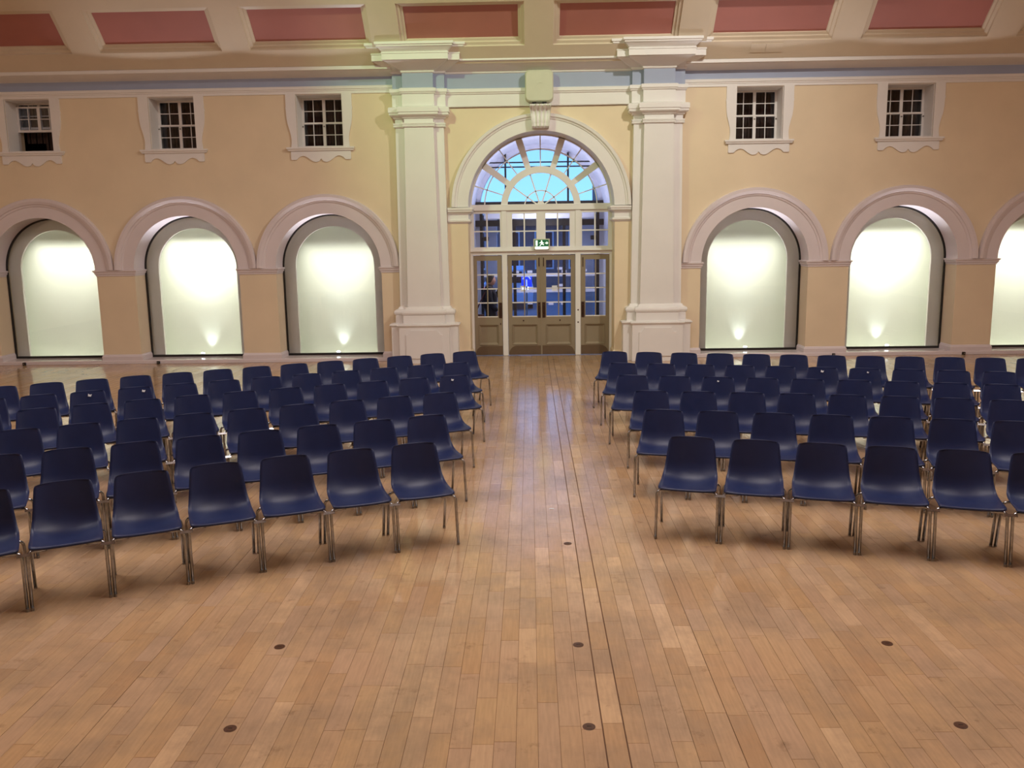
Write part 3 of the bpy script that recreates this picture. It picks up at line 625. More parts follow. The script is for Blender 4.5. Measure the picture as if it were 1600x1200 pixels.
m = plate(rect(-8, 8, 0, 7), [[(DX - 1.42, 0.01), (DX + 1.42, 0.01)] + [(DX + 1.42 * cos(PI * i / 40), DZ + 1.42 * sin(PI * i / 40)) for i in range(41)]], OY + 0.05, OY + 0.35); m.build('outer_facade', 'white', pv)
area('porch_lamp', (DX, 1.9, 2.6), (DX, 1.9, 6), 0.9, 42, (0.92, 0.88, 1.0), 1.2)
area('porch_downlight', (DX, 1.9, 2.55), (DX, 1.9, 0), 0.6, 30, (0.92, 0.90, 1.0), 0.6)
# outer glazed screen
os_ = setting('window_14', 'black framed outer glazed screen of the porch')
for px in (-1.38, -0.60, 0.58, 1.38): MB().box(DX + px - 0.035, DX + px + 0.035, OY - 0.04, OY + 0.04, 0.0, 3.22).build('post', 'black', os_)
for px in (-0.79, 0.68): MB().box(DX + px - 0.022, DX + px + 0.022, OY - 0.03, OY + 0.03, 3.2, 4.42).build('fanlight_post', 'black', os_)
MB().box(DX - PW, DX + PW, OY - 0.06, OY + 0.05, 3.19, 3.31).build('transom', 'black', os_)
MB().box(DX - PW, DX + PW, OY - 0.06, OY + 0.05, 2.74, 2.88).build('door_head', 'black', os_)
MB().box(DX - 1.3, DX + 1.3, OY - 0.34, OY - 0.07, 2.90, 3.04, 0.03).build('heater_box', 'white', os_)
for z in (4.13, 4.03): MB().tube([(DX - 1.25, 2.2, z), (DX + 1.25, 2.2, z)], 0.016, 8).build('tie_rod', 'black', os_)
for z in (1.545, 1.165):
    for a, c in ((-1.34, -0.64), (-0.56, -0.02), (0.02, 0.54), (0.62, 1.34)): MB().box(DX + a, DX + c, OY - 0.006, OY + 0.002, z, z + 0.075).build('glazing_film', 'strip', os_)
for px, z in ((-0.62, 1.63), (-0.30, 1.63), (0.42, 1.70), (0.52, 1.63), (0.44, 1.30), (-0.28, 1.24), (0.50, 0.86), (-0.30, 0.88), (0.20, 0.86), (1.0, 1.65), (0.95, 1.30)):
    MB().box(DX + px, DX + px + 0.12, OY - 0.006, OY + 0.002, z, z + 0.06).build('glazing_film', 'strip', os_)
MB().box(DX - 1.38, DX + 1.38, OY - 0.001, OY + 0.004, 0.02, 2.74).build('glass_pane', 'pane', os_)
for px in (-1.38, 1.38): 
    MB().box(DX + px - 0.075 + (0.1 if px < 0 else -0.1), DX + px + 0.075 + (0.1 if px < 0 else -0.1), OY - 0.16, OY - 0.05, 2.40, 2.50, 0.01).build('closer_box', 'black', os_)
# building across the street
bd = empty('street_building', (0.5, 24, 0)); tag(bd, 'brick building across the street seen blue through the entrance glass', 'building')
MB().box(-16, 16, 0, 6, -0.1, 3.5).build('wall', 'brick', bd)
MB().box(-16, 16, -0.25, 0, 2.95, 3.15).build('string_course', 'white', bd)
MB().box(-16, 16, -0.35, 6.1, 3.45, 3.62).build('parapet', 'white', bd)
for i in range(11):
    xx = -8 + i * 1.6
    f = MB().box(xx - 0.45, xx + 0.45, -0.06, 0.03, 0.9, 2.7).build('window', 'white', bd)
    MB().box(xx - 0.38, xx + 0.38, -0.09, -0.05, 0.98, 1.76).build('pane', 'nightglass', f); MB().box(xx - 0.38, xx + 0.38, -0.09, -0.05, 1.84, 2.62).build('pane', 'nightglass', f)
tb = empty('tall_building', (-7.5, 34, 0)); tag(tb, 'taller grey building rising behind the street on the left', 'building')
MB().box(-4.6, 3.2, 0, 6, -0.1, 9.5).build('wall', 'brick', tb); MB().box(-4.7, 3.3, -0.2, 6, 9.4, 9.8).build('parapet', 'white', tb)
for i in range(3):
    for j in range(4): MB().box(-3.6 + i * 2.6, -2.4 + i * 2.6, -0.05, 0.05, 1.2 + j * 2.1, 2.6 + j * 2.1).build('window', 'nightglass', tb)
tb2 = empty('tall_building', (7.5, 34, 0)); tag(tb2, 'taller grey building rising behind the street on the right', 'building')
MB().box(-3.6, 4.6, 0, 6, -0.1, 8.8).build('wall', 'brick', tb2); MB().box(-3.7, 4.7, -0.2, 6, 8.7, 9.1).build('parapet', 'white', tb2)
for i in range(3):
    for j in range(4): MB().box(-2.8 + i * 2.6, -1.6 + i * 2.6, -0.05, 0.05, 1.2 + j * 2.1, 2.5 + j * 2.1).build('window', 'nightglass', tb2)
# lit blue sign on the street
sg_ = empty('street_sign', (-0.30, 10.0, 0)); tag(sg_, 'lit blue square street sign with a white arch mark and stem', 'sign')
MB().tube([(0, 0.03, 0.0), (0, 0.03, 0.92)], 0.03, 10).build('pole', 'steel', sg_)
MB().box(-0.17, 0.17, -0.02, 0.02, 0.90, 1.30, 0.01).build('panel', 'signblue', sg_)
MB().sector(0, 1.12, 0.10, 0.135, 0.15, PI - 0.15, -0.03, -0.02, 16).build('arch_mark', 'signwhite', sg_)
MB().box(-0.02, 0.02, -0.03, -0.02, 0.92, 1.13).build('stem_mark', 'signwhite', sg_)
# lamps out there
for (n, lab, loc, sz, mt) in (('porch_lantern', 'bright white square lantern glowing beyond the left single door', (-1.22, 4.6, 1.80), (0.16, 0.10), 'lampglass'),):
    e = empty(n, loc); tag(e, lab, 'lamp'); MB().box(-sz[0] / 2, sz[0] / 2, -0.03, 0.03, -sz[1] / 2, sz[1] / 2, 0.01).build('glass', mt, e); MB().tube([(0, 0.04, 0.0), (0, 0.04, -1.834)], 0.012, 6).build('stem', 'black', e)
car = empty('parked_car', (-1.0, 12.0, 0), 0.0); tag(car, 'pale parked car with lit headlamp seen through the double doors', 'car')
cb_ = MB(); prof = [(-0.9, 0.28), (0.9, 0.28), (0.92, 0.62), (0.86, 0.82), (0.70, 0.90), (0.58, 1.36), (-0.58, 1.36), (-0.70, 0.90), (-0.86, 0.82), (-0.92, 0.62)]
cb_.prism(prof, 0.0, 3.9); cb_.build('body', 'strip', car)
MB().prism([(-0.62, 0.92), (0.62, 0.92), (0.53, 1.30), (-0.53, 1.30)], -0.012, 0.0).build('windscreen', 'nightglass', car)
for sx in (-1, 1):
    MB().box(sx * 0.68 - 0.14, sx * 0.68 + 0.14, -0.02, 0.01, 0.66, 0.78, 0.01).build('headlamp', 'lampglass' if sx > 0 else 'taillamp', car)
    for yy in (0.7, 3.2): MB().sector(0, 0, 0.001, 0.31, 0, 2 * PI, -0.1, 0.1, 18).build('wheel', 'black', car)
wl = [o for o in car.children if o.name.startswith('wheel')]
for o, (sx, yy) in zip(wl, ((-1, 0.7), (-1, 3.2), (1, 0.7), (1, 3.2))): o.location = (sx * 0.80, yy, 0.30); o.rotation_euler = (0, 0, PI / 2)

# the person in the porch: walking to the right, dark coat, hand to the face
pr = empty('person', (-1.10, 1.75, 0.0)); tag(pr, 'person in a dark coat with a brown bag walking past behind the left glazed door', 'person')
def skin(name, verts, edges, rad, m, parent, sub=2):
    me = bpy.data.meshes.new(name); me.from_pydata(verts, edges, []); o = bpy.data.objects.new(name, me); C.objects.link(o); o.parent = parent
    sk_ = o.modifiers.new('skin', 'SKIN'); me.skin_vertices[0].data[0].use_root = True if me.skin_vertices else True
    for i, r in enumerate(rad):
        r = r if isinstance(r, tuple) else (r, r); me.skin_vertices[0].data[i].radius = r
    s_ = o.modifiers.new('sub', 'SUBSURF'); s_.levels = sub; s_.render_levels = sub
    me.materials.append(M[m]); return o
def ensure_skin(me):
    if not me.skin_vertices: me.skin_vertices.new() if hasattr(me.skin_vertices, 'new') else None
def figure(name, verts, edges, rad, m, parent, sub=2):
    bm = bmesh.new(); ly = bm.verts.layers.skin.verify(); bv = []
    for i, v in enumerate(verts):
        q = bm.verts.new(v); r = rad[i]; r = r if isinstance(r, tuple) else (r, r); q[ly].radius = r; q[ly].use_root = (i == 0); bv.append(q)
    for a, b_ in edges: bm.edges.new((bv[a], bv[b_]))
    me = bpy.data.meshes.new(name); bm.to_mesh(me); bm.free()
    o = bpy.data.objects.new(name, me); C.objects.link(o); o.parent = parent
    o.modifiers.new('skin', 'SKIN'); s_ = o.modifiers.new('sub', 'SUBSURF'); s_.levels = sub; s_.render_levels = sub
    dg = bpy.context.evaluated_depsgraph_get(); me2 = bpy.data.meshes.new_from_object(o.evaluated_get(dg)); o.modifiers.clear(); o.data = me2
    me2.materials.clear(); me2.materials.append(M[m]); me2.polygons.foreach_set('use_smooth', [True] * len(me2.polygons)); return o
# faces +x; y is across the body (shoulders at y = +-0.2)
bV = [(0, 0, 0.88), (0.01, 0, 1.02), (0.0, 0, 1.18), (-0.02, 0, 1.32), (0.0, 0, 1.40), (0.02, 0, 1.46),             # 0-5 pelvis .. neck
      (-0.02, -0.17, 1.34), (0.0, -0.22, 1.08), (0.13, -0.18, 0.92), (0.17, -0.17, 0.86),                       # 6-9 near arm
      (-0.02, 0.17, 1.34), (0.05, 0.23, 1.10), (0.20, 0.12, 1.26), (0.21, 0.07, 1.38),                          # 10-13 far arm, hand to face
      (0.02, -0.09, 0.84), (0.14, -0.09, 0.48), (0.08, -0.09, 0.09), (0.22, -0.09, 0.05),                        # 14-17 leading leg
      (0.0, 0.09, 0.84), (-0.08, 0.09, 0.47), (-0.30, 0.09, 0.14), (-0.22, 0.09, 0.05)]                          # 18-21 trailing leg
bE = [(0, 1), (1, 2), (2, 3), (3, 4), (4, 5), (3, 6), (6, 7), (7, 8), (8, 9), (3, 10), (10, 11), (11, 12), (12, 13), (0, 14), (14, 15), (15, 16), (16, 17), (0, 18), (18, 19), (19, 20), (20, 21)]
bR = [(0.17, 0.19), (0.16, 0.17), (0.17, 0.20), (0.15, 0.19), 0.10, 0.06, 0.095, 0.08, 0.06, 0.04, 0.095, 0.078, 0.06, 0.04, 0.12, 0.075, 0.045, 0.04, 0.10, 0.075, 0.045, 0.04]
figure('body', bV, bE, bR, 'coat', pr)
hd = MB(); nu, nv = 16, 12
vs = []; fs = []
for j in range(nv + 1):
    ph = PI * j / nv
    for i in range(nu):
        a = 2 * PI * i / nu; x_, y_, z_ = 0.098 * sin(ph) * cos(a), 0.078 * sin(ph) * sin(a), -0.118 * cos(ph)
        if cos(a) > 0.75 and -0.035 < z_ < 0.01: x_ += 0.020 * (1 - abs(z_ + 0.018) / 0.03)       # nose
        if cos(a) > 0.5 and z_ < -0.06: x_ += 0.012                                            # chin
        if cos(a) > 0.55 and 0.005 < z_ < 0.03: x_ -= 0.008                                    # eye hollow
        vs.append((x_ + 0.035, y_, z_ + 1.545))
for j in range(nv):
    for i in range(nu): fs.append((j * nu + i, j * nu + (i + 1) % nu, (j + 1) * nu + (i + 1) % nu, (j + 1) * nu + i))
hd.add(vs, fs); head = hd.build('head', 'skin', pr, True)
for sy in (-1, 1): MB().sector(0, 0, 0.0005, 0.024, 0, 2 * PI, sy * 0.078 - 0.008, sy * 0.078 + 0.008, 10).build('ear', 'skin', head)
for o in head.children: o.location = (0.022, 0, 1.545)
for sy in (-1, 1): MB().box(0.118, 0.126, sy * 0.03 - 0.009, sy * 0.03 + 0.009, 1.556, 1.566, 0.002).build('eye', 'black', head)
MB().box(0.122, 0.130, -0.02, 0.02, 1.494, 1.500, 0.001).build('mouth', 'plate', head)
hr = MB(); vs = []; fs = []
for j in range(nv + 1):
    ph = PI * (0.36 + 0.64 * j / nv)
    for i in range(nu):
        a = 2 * PI * i / nu; fr_ = 0.028 * max(0, cos(a)) * (1 - j / nv)
        vs.append((0.108 * sin(ph) * cos(a) - 0.012 - fr_ + 0.035, 0.092 * sin(ph) * sin(a), -0.128 * cos(ph) + 1.548 + (0.075 * max(0, cos(a)) * (1 - j / nv))))
for j in range(nv):
    for i in range(nu): fs.append((j * nu + i, j * nu + (i + 1) % nu, (j + 1) * nu + (i + 1) % nu, (j + 1) * nu + i))
fs.append(tuple(range(nu))); hr.add(vs, fs); hr.build('hair', 'hair', pr, True)
def hand(base, d, up, nm):
    d = Vector(d).normalized(); up = Vector(up).normalized(); s_ = d.cross(up); B = Vector(base); V = [tuple(B), tuple(B + d * 0.045), tuple(B + d * 0.085)]; Ee = [(0, 1), (1, 2)]; Rr = [0.024, (0.036, 0.02), (0.034, 0.016)]
    for k, (off, ln) in enumerate(((-0.028, 0.062), (-0.009, 0.072), (0.010, 0.067), (0.027, 0.052))):
        a = B + d * 0.085 + s_ * off; b0 = len(V); V += [tuple(a), tuple(a + d * ln * 0.55), tuple(a + d * ln * 0.85 - up * ln * 0.35)]; Ee += [(2, b0), (b0, b0 + 1), (b0 + 1, b0 + 2)]; Rr += [0.009, 0.0085, 0.007]
    a = B + d * 0.03 - s_ * 0.035; b0 = len(V); V += [tuple(a), tuple(a + d * 0.035 - s_ * 0.018)]; Ee += [(1, b0), (b0, b0 + 1)]; Rr += [0.011, 0.009]
    return figure(nm, V, Ee, Rr, 'skin', pr, 1)
hand((0.17, -0.17, 0.86), (0.25, 0, -1), (0, -1, 0), 'hand')
hand((0.21, 0.07, 1.38), (-0.1, -0.15, 1), (-1, 0, 0), 'hand')
bag = MB(); bag.box(-0.36, -0.12, -0.27, -0.13, 0.50, 0.80, 0.03); bag.build('bag', 'bagbrown', pr)
MB().tube([(-0.33, -0.2, 0.78), (-0.22, -0.22, 1.05), (-0.03, -0.20, 1.40), (-0.02, -0.06, 1.42)], 0.014, 6).build('bag_strap', 'bagbrown', pr)

# ------------------------------------------------------------------ floor of maple strips
fl = MB().box(-14.4, 14.4, -22.5, 0.62, -0.05, -0.006).build('floor', 'gap'); tag(fl, 'worn maple strip floor of the hall', kind='structure')
PWD, PLN = 0.1125, 0.52
camp = Vector((-0.2002, -17.9544, 2.55))
def pix(x, y):
    d = Vector((x, y, 0)) - camp; z = d.dot(_F)
    return (800 + 1370 * d.dot(_R) / z, 600 - 1370 * d.dot(_U) / z, z) if z > 0.3 else None
planks = []
c0 = int(math.floor((-14.4 - 0.155) / PWD)); c1 = int(math.ceil((14.4 - 0.155) / PWD))
for c in range(c0, c1 + 1):
    xa = 0.155 + c * PWD; xb = xa + PWD
    xa_, xb_ = max(-14.4, xa), min(14.4, xb)
    if xb_ - xa_ < 0.02: continue
    SEAMS = (0, 1, 6, -28, -24, 34, -55, 61); seam = c in SEAMS
    seamr = (c + 1) in SEAMS
    y = -22.5 - random.random() * PLN * 1.2
    while y < 0.56:
        ln = PLN * random.uniform(0.55, 1.5); ya, yb = max(y, -22.5), min(y + ln, 0.56)
        if yb - ya > 0.02:
            q = pix((xa + xb) / 2, (ya + yb) / 2); vis = 0
            if q and -40 < q[0] < 1640 and q[1] < 1215: vis = 1 / q[2] ** 3 * (yb - ya)
            planks.append((vis, xa_ + ((0.004 if c in (0, 1) else 0.0022) if seam else 0.0006), xb_ - ((0.0025 if c in (-1, 0) else 0.001) if seamr else 0.0006), ya + 0.0006, yb - 0.0006, random.random()))
        y += ln
planks.sort(key=lambda p: -p[0])
def plank_geo(mb, p):
    _, a, b_, ya, yb, t = p; z = -random.random() * 0.0005; e = 0.0015
    mb.add([(a, ya, z - e), (b_, ya, z - e), (b_, yb, z - e), (a, yb, z - e), (a + e, ya + e, z), (b_ - e, ya + e, z), (b_ - e, yb - e, z), (a + e, yb - e, z), (a, ya, -0.01), (b_, ya, -0.01), (b_, yb, -0.01), (a, yb, -0.01)],
           [(4, 5, 6, 7), (0, 1, 5, 4), (1, 2, 6, 5), (2, 3, 7, 6), (3, 0, 4, 7), (8, 9, 1, 0), (9, 10, 2, 1), (10, 11, 3, 2), (11, 8, 0, 3)])
def set_tone(me, tones):
    at = me.attributes.new('tone', 'FLOAT', 'FACE'); at.data.foreach_set('value', tones)
for p in planks[:300]:
    mb = MB(); plank_geo(mb, p); me = mb.mesh('plank', 'wood', fix=False); set_tone(me, [p[5]] * 9)
    o = bpy.data.objects.new('plank', me); C.objects.link(o); o.parent = fl
mb = MB(); tn = []
for p in planks[300:]: plank_geo(mb, p); tn += [p[5]] * 9
me = mb.mesh('plank_field', 'wood', fix=False); set_tone(me, tn); o = bpy.data.objects.new('plank_field', me); C.objects.link(o); o.parent = fl; o['kind'] = 'stuff'

# floor plugs
for (x, y, lab) in ((0.085, -13.72, 'nearest the camera beside the central seam'), (0.08, -12.79, 'beside the central seam, second one from the camera'), (0.093, -10.96, 'beside the central seam between the front rows'),
                    (-1.806, -12.80, 'in front of the left seats, farther of two'), (-1.806, -13.73, 'in front of the left seats, nearer of two'), (2.005, -12.79, 'in front of the right seats, farther of two'), (2.015, -13.715, 'in front of the right seats, nearer of two')):
    p = empty('floor_plug', (x, y, 0)); tag(p, 'round dark floor plug ' + lab, 'floor plug', 'round plugs let into the floor')
    MB().tube([(0, 0, -0.004), (0, 0, 0.0015), (0, 0, 0.002)], 0.03, 22, rads=[0.034, 0.034, 0.030]).build('rim', 'plug', p); MB().tube([(0, 0, 0.0015), (0, 0, 0.003)], 0.024, 18).build('cap', 'plug', p)
    MB().box(-0.012, 0.012, -0.002, 0.002, 0.0025, 0.0042).build('slot', 'black', p)
q = empty('paper_scrap', (-0.02, -10.02, 0)); tag(q, 'tiny scrap of white paper lying in the aisle', 'litter'); MB().prism([(-0.02, 0), (0.018, 0.0), (0.024, 0.003), (-0.01, 0.004)], -0.015, 0.012).build('scrap', 'paper', q)
for (x, lab) in ((-7.93, 'under the second alcove from the left'), (5.99, 'between the two right-hand alcoves'), (8.62, 'right of the second right-hand alcove'), (-10.75, 'at the left edge under the first alcove')):
    q = empty('door_stop', (x, -0.045, 0.03)); tag(q, 'small black stop block on the skirting ' + lab, 'stop block', 'black blocks on the skirting'); MB().box(-0.028, 0.028, -0.05, 0.0, -0.03, 0.03, 0.006).build('block', 'black', q); MB().box(-0.012, 0.012, -0.058, -0.045, -0.012, 0.012, 0.003).build('screw_cap', 'steel', q)

CH = []
ROWS = {
'L6': [(-1.125,-4.827,24.7),(-1.593,-5.045,25.1),(-2.059,-5.265,25.5),(-2.524,-5.488,25.8),(-2.988,-5.714,26.1),(-3.45,-5.943,26.5),(-3.911,-6.174,26.8),(-4.371,-6.408,27.2),(-4.829,-6.645,27.5),(-5.286,-6.885,27.8),(-5.742,-7.127,28.2),(-6.196,-7.372,28.5),(-6.649,-7.619,28.8)],
'L5': [(-1.158,-6.021,23.8),(-1.63,-6.231,24.1),(-2.101,-6.443,24.5),(-2.571,-6.659,24.8),(-3.04,-6.877,25.1),(-3.507,-7.097,25.4),(-3.974,-7.32,25.7),(-4.439,-7.545,26.0),(-4.903,-7.773,26.3),(-5.365,-8.004,26.6),(-5.827,-8.236,26.9),(-6.287,-8.471,27.2)],
'L4': [(-1.1,-7.162,20.4),(-1.586,-7.348,21.3),(-2.07,-7.54,22.1),(-2.551,-7.739,22.9),(-3.03,-7.946,23.7),(-3.505,-8.158,24.5),(-3.978,-8.377,25.3),(-4.448,-8.603,26.0),(-4.915,-8.834,26.7),(-5.379,-9.072,27.5),(-5.84,-9.315,28.2)],
'L3': [(-1.155,-8.401,21.9),(-1.64,-8.599,22.4),(-2.124,-8.801,22.9),(-2.606,-9.008,23.5),(-3.086,-9.219,24.0),(-3.565,-9.434,24.5),(-4.041,-9.654,25.0),(-4.515,-9.878,25.5),(-4.988,-10.106,26.0)],
'L2': [(-1.155,-9.653,22.2),(-1.648,-9.856,22.5),(-2.141,-10.061,22.7),(-2.632,-10.268,23.0),(-3.123,-10.477,23.2),(-3.613,-10.689,23.5),(-4.101,-10.903,23.7),(-4.589,-11.119,24.0)],
'L1': [(-1.135,-10.841,20.5),(-1.634,-11.034,21.9),(-2.129,-11.239,23.2),(-2.618,-11.455,24.5),(-3.103,-11.683,25.7),(-3.584,-11.921,27.0),(-4.059,-12.169,28.1)],
'R6': [(1.014,-5.048,-13.6),(1.515,-5.169,-13.4),(2.017,-5.287,-13.1),(2.52,-5.403,-12.9),(3.023,-5.517,-12.6),(3.527,-5.629,-12.4),(4.031,-5.738,-12.1),(4.536,-5.846,-11.9),(5.041,-5.951,-11.6),(5.546,-6.054,-11.4),(6.052,-6.154,-11.1),(6.559,-6.253,-10.9)],
'R5': [(1.02,-6.242,-11.9),(1.526,-6.35,-12.3),(2.031,-6.462,-12.7),(2.535,-6.577,-13.0),(3.038,-6.695,-13.4),(3.541,-6.817,-13.8),(4.042,-6.941,-14.2),(4.543,-7.07,-14.5),(5.043,-7.201,-14.9),(5.543,-7.335,-15.3),(6.041,-7.473,-15.6)],
'R4': [(1.035,-7.304,-10.2),(1.547,-7.399,-10.9),(2.057,-7.5,-11.6),(2.566,-7.608,-12.3),(3.074,-7.722,-13.0),(3.581,-7.843,-13.7),(4.085,-7.969,-14.4),(4.589,-8.102,-15.1),(5.091,-8.24,-15.8),(5.591,-8.384,-16.4)],
'R3': [(1.124,-8.417,-7.6),(1.638,-8.492,-8.9),(2.151,-8.579,-10.2),(2.662,-8.677,-11.5),(3.17,-8.786,-12.8),(3.676,-8.906,-14.0),(4.18,-9.037,-15.2),(4.68,-9.179,-16.4),(5.178,-9.331,-17.6)],
'R2': [(1.088,-9.496,-11.4),(1.608,-9.603,-11.8),(2.128,-9.714,-12.3),(2.647,-9.83,-12.8),(3.165,-9.95,-13.3),(3.682,-10.075,-13.8),(4.197,-10.203,-14.2),(4.712,-10.336,-14.7)],
'R1': [(1.138,-10.701,-14.8),(1.656,-10.838,-14.8),(2.175,-10.975,-14.8),(2.693,-11.112,-14.8),(3.212,-11.249,-14.8),(3.73,-11.386,-14.8)],
}

# ------------------------------------------------------------------ chairs
PROF = [(-0.205, 0.418), (-0.226, 0.424), (-0.238, 0.434), (-0.236, 0.443), (-0.222, 0.448), (-0.19, 0.447), (-0.13, 0.439), (-0.06, 0.430), (0.01, 0.425), (0.07, 0.426), (0.12, 0.436), (0.155, 0.455), (0.18, 0.485), (0.197, 0.525), (0.211, 0.575), (0.223, 0.63), (0.234, 0.69), (0.243, 0.74), (0.248, 0.768), (0.251, 0.782), (0.252, 0.789)]
HALF = [0.205, 0.222, 0.234, 0.238, 0.240, 0.241, 0.241, 0.240, 0.239, 0.238, 0.236, 0.233, 0.229, 0.224, 0.218, 0.212, 0.205, 0.199, 0.195, 0.186, 0.165]
CURL = [-0.004, -0.004, -0.004, -0.002, 0.0, 0.004, 0.010, 0.016, 0.022, 0.028, 0.034, 0.040, 0.044, 0.045, 0.043, 0.040, 0.036, 0.032, 0.030, 0.028, 0.026]
DISH = [0, 0, 0, 0.001, 0.003, 0.006, 0.011, 0.016, 0.022, 0.026, 0.028, 0.027, 0.024, 0.020, 0.016, 0.012, 0.010, 0.008, 0.007, 0.006, 0.005]
def shell_mesh():
    nu = 14; nv = len(PROF); top = []; 
    N = []
    for j in range(nv):
        a = Vector(PROF[max(j - 1, 0)]); b_ = Vector(PROF[min(j + 1, nv - 1)]); t = (b_ - a).normalized(); N.append(Vector((-t.y, t.x)))  # towards the sitter
    vs = []; th = 0.006
    for lay in (0, 1):
        for j in range(nv):
            for i in range(nu + 1):
                u = -1 + 2 * i / nu; u = math.copysign(abs(u) ** 0.85, u)
                c = CURL[j] * abs(u) ** 2.6 + (0.0)
                dish = -DISH[j] * (1 - u * u) + 0.6 * DISH[j] * (1 if j < 13 else 0.3)
                off = c + dish - lay * th
                y = PROF[j][0] + N[j].x * off; z = PROF[j][1] + N[j].y * off
                if j >= 18: z -= 0.010 * abs(u) ** 3
                x = u * HALF[j]
                if j <= 4: y += 0.022 * abs(u) ** 5
                vs.append((x, y, z))
    fs = []; W = nu + 1; K = nv * W
    for j in range(nv - 1):
        for i in range(nu):
            a = j * W + i; fs.append((a, a + 1, a + W + 1, a + W)); a += K; fs.append((a, a + W, a + W + 1, a + 1))
    for j in range(nv - 1):
        for i in (0, nu): a = j * W + i; fs.append((a, a + W, a + W + K, a + K))
    for i in range(nu):
        for j in (0, nv - 1): a = j * W + i; fs.append((a, a + 1, a + 1 + K, a + K))
    return MB().add(vs, fs).mesh('shell', 'plastic', True)
def bend(pts, r=0.03, n=4):
    """round the inner corners of a polyline"""
    P = [Vector(p) for p in pts]; out = [P[0]]
    for i in range(1, len(P) - 1):
        a = (P[i - 1] - P[i]); b_ = (P[i + 1] - P[i]); d = min(r, a.length * 0.45, b_.length * 0.45); p0 = P[i] + a.normalized() * d; p1 = P[i] + b_.normalized() * d
        for k in range(n + 1): t = k / n; out.append((1 - t) ** 2 * p0 + 2 * t * (1 - t) * P[i] + t * t * p1)
    out.append(P[-1]); return out
FOOT = 0.2545; TR = 0.0122
def leg_mesh(sx, front):
    if front: pts = [(sx * 0.13, -0.175, 0.413), (sx * 0.2525, -0.182, 0.413), (sx * FOOT, -0.228, 0.012)]
    else: pts = [(sx * 0.13, 0.125, 0.408), (sx * 0.2525, 0.13, 0.405), (sx * FOOT, 0.228, 0.012)]
    return MB().tube(bend(pts, 0.045, 5), TR, 9).mesh('leg', 'chrome', True)
def foot_mesh(sx, front):
    y = -0.228 if front else 0.228
    return MB().tube([(sx * FOOT, y, 0.0), (sx * FOOT, y, 0.022)], 0.0126, 9).mesh('foot_cap', 'steel')
uf = MB()
for sx in (-1, 1): uf.tube([(sx * 0.13, -0.175, 0.413), (sx * 0.13, -0.02, 0.408), (sx * 0.13, 0.125, 0.408)], 0.009, 8)
uf.tube([(-0.13, -0.06, 0.404), (-0.10, -0.06, 0.392), (0.10, -0.06, 0.392), (0.13, -0.06, 0.404)], 0.009, 8)
UF = uf.mesh('underframe', 'steel', True)
lk = MB(); lk.add([(x_, y_, z_) for x_ in (-0.046, 0.046) for (y_, z_) in ((-0.008, -0.008), (-0.0055, -0.0105), (0.0085, 0.0065), (0.006, 0.009))], [(0, 1, 2, 3), (7, 6, 5, 4), (0, 4, 5, 1), (1, 5, 6, 2), (2, 6, 7, 3), (3, 7, 4, 0)]); LK = lk.mesh('link_plate', 'chrome')
SH = shell_mesh(); LEGS = [(leg_mesh(sx, f), foot_mesh(sx, f)) for sx in (-1, 1) for f in (True, False)]
def obj(name, me, parent): o = bpy.data.objects.new(name, me); C.objects.link(o); o.parent = parent; return o
def make_chair():
    c = empty('plastic_chair'); obj('shell', SH, c)
    for lm, fm in LEGS: l = obj('leg', lm, c); obj('foot_cap', fm, l)
    obj('underframe', UF, c); return c
def copy_tree(o, parent=None):
    c = o.copy(); C.objects.link(c); c.parent = parent
    for ch in o.children: copy_tree(ch, c)
    return c
PAPER = {('L', 5, 8): (0.10, 0.9), ('L', 5, 9): (0.02, 1.0), ('L', 4, 0): (-0.02, 0.8), ('R', 5, 5): (0.0, 0.9), ('R', 5, 6): (0.04, 0.6), ('R', 4, 2): (0.0, 0.6)}
proto = make_chair(); first = True
RN = {1: 'front', 2: 'second', 3: 'third', 4: 'fourth', 5: 'fifth', 6: 'back'}
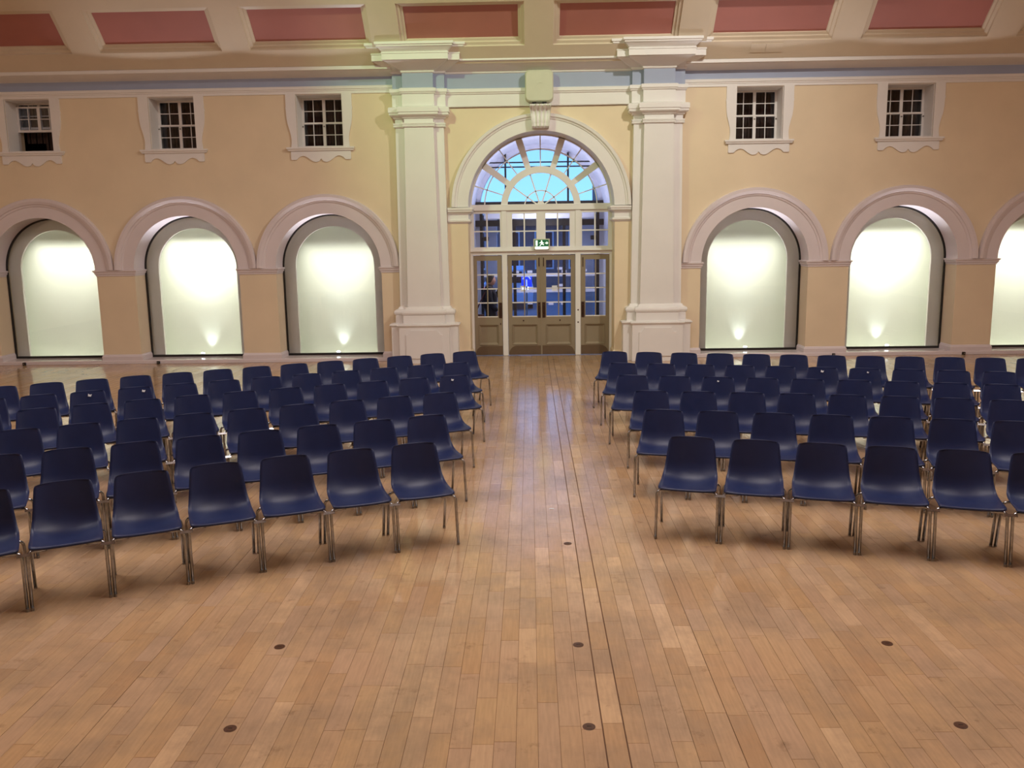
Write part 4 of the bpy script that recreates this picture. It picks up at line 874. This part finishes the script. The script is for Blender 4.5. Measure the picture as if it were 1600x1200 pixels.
for side_ in 'LR':
    for r in range(1, 7):
        pos = ROWS[side_ + str(r)]
        for i, (x, y, a) in enumerate(pos):
            c = proto if first else copy_tree(proto); 
            if first: master = True
            c.location = (x, y, 0); c.rotation_euler = (0, 0, math.radians(a))
            blk = 'left' if side_ == 'L' else 'right'
            seat = 'on the aisle' if i == 0 else ORD[i] + ' from the aisle'
            pp = PAPER.get((side_, r, i))
            tag(c, 'navy plastic chair%s, %s, %s row of the %s block' % (' with paper scrap' if pp else '', seat, RN[r], blk), 'chair', 'navy linking chairs set out in two angled blocks')
            first = False
            CH.append((c, side_, i, len(pos), x, y, math.radians(a), pos, pp))
for (c, side_, i, n, x, y, a, pos, pp) in CH:
    pit = sum(math.hypot(pos[k + 1][0] - pos[k][0], pos[k + 1][1] - pos[k][1]) for k in range(n - 1)) / (n - 1); c.scale = (pit / 0.543, 1, 1)
    if i < n - 1:
        x2, y2, a2 = pos[i + 1]; mid = Vector(((x + x2) / 2 - x, (y + y2) / 2 - y)); am = (a + math.radians(a2)) / 2
        loc = Vector((mid.x * cos(-a) - mid.y * sin(-a), mid.x * sin(-a) + mid.y * cos(-a)))
        o = obj('link_plate', LK, c); o.location = (loc.x / c.scale.x, loc.y - 0.2055, 0.402); o.rotation_euler = (0, 0, am - a)
    if pp:
        q = MB(); z0 = 0.735; yb = 0.236; s = pp[1]
        q.add([(pp[0] - 0.022 * s, yb - 0.0080, z0 - 0.012 * s), (pp[0] + 0.012 * s, yb - 0.0078, z0 - 0.020 * s), (pp[0] + 0.026 * s, yb - 0.004, z0 + 0.008 * s), (pp[0] + 0.004 * s, yb - 0.004, z0 + 0.004 * s), (pp[0] - 0.016 * s, yb - 0.003, z0 + 0.018 * s),
               (pp[0] - 0.022 * s, yb - 0.0065, z0 - 0.012 * s), (pp[0] + 0.012 * s, yb - 0.006, z0 - 0.020 * s), (pp[0] + 0.026 * s, yb - 0.002, z0 + 0.008 * s), (pp[0] + 0.004 * s, yb - 0.002, z0 + 0.004 * s), (pp[0] - 0.016 * s, yb - 0.001, z0 + 0.018 * s)],
              [(0, 1, 2, 3), (0, 3, 4), (5, 8, 7, 6), (5, 9, 8), (0, 5, 6, 1), (1, 6, 7, 2), (2, 7, 8, 3), (3, 8, 9, 4), (4, 9, 5, 0)])
        o = q.build('paper_scrap', 'paper', c); o['label'] = 'torn scrap of white paper stuck to the backrest'
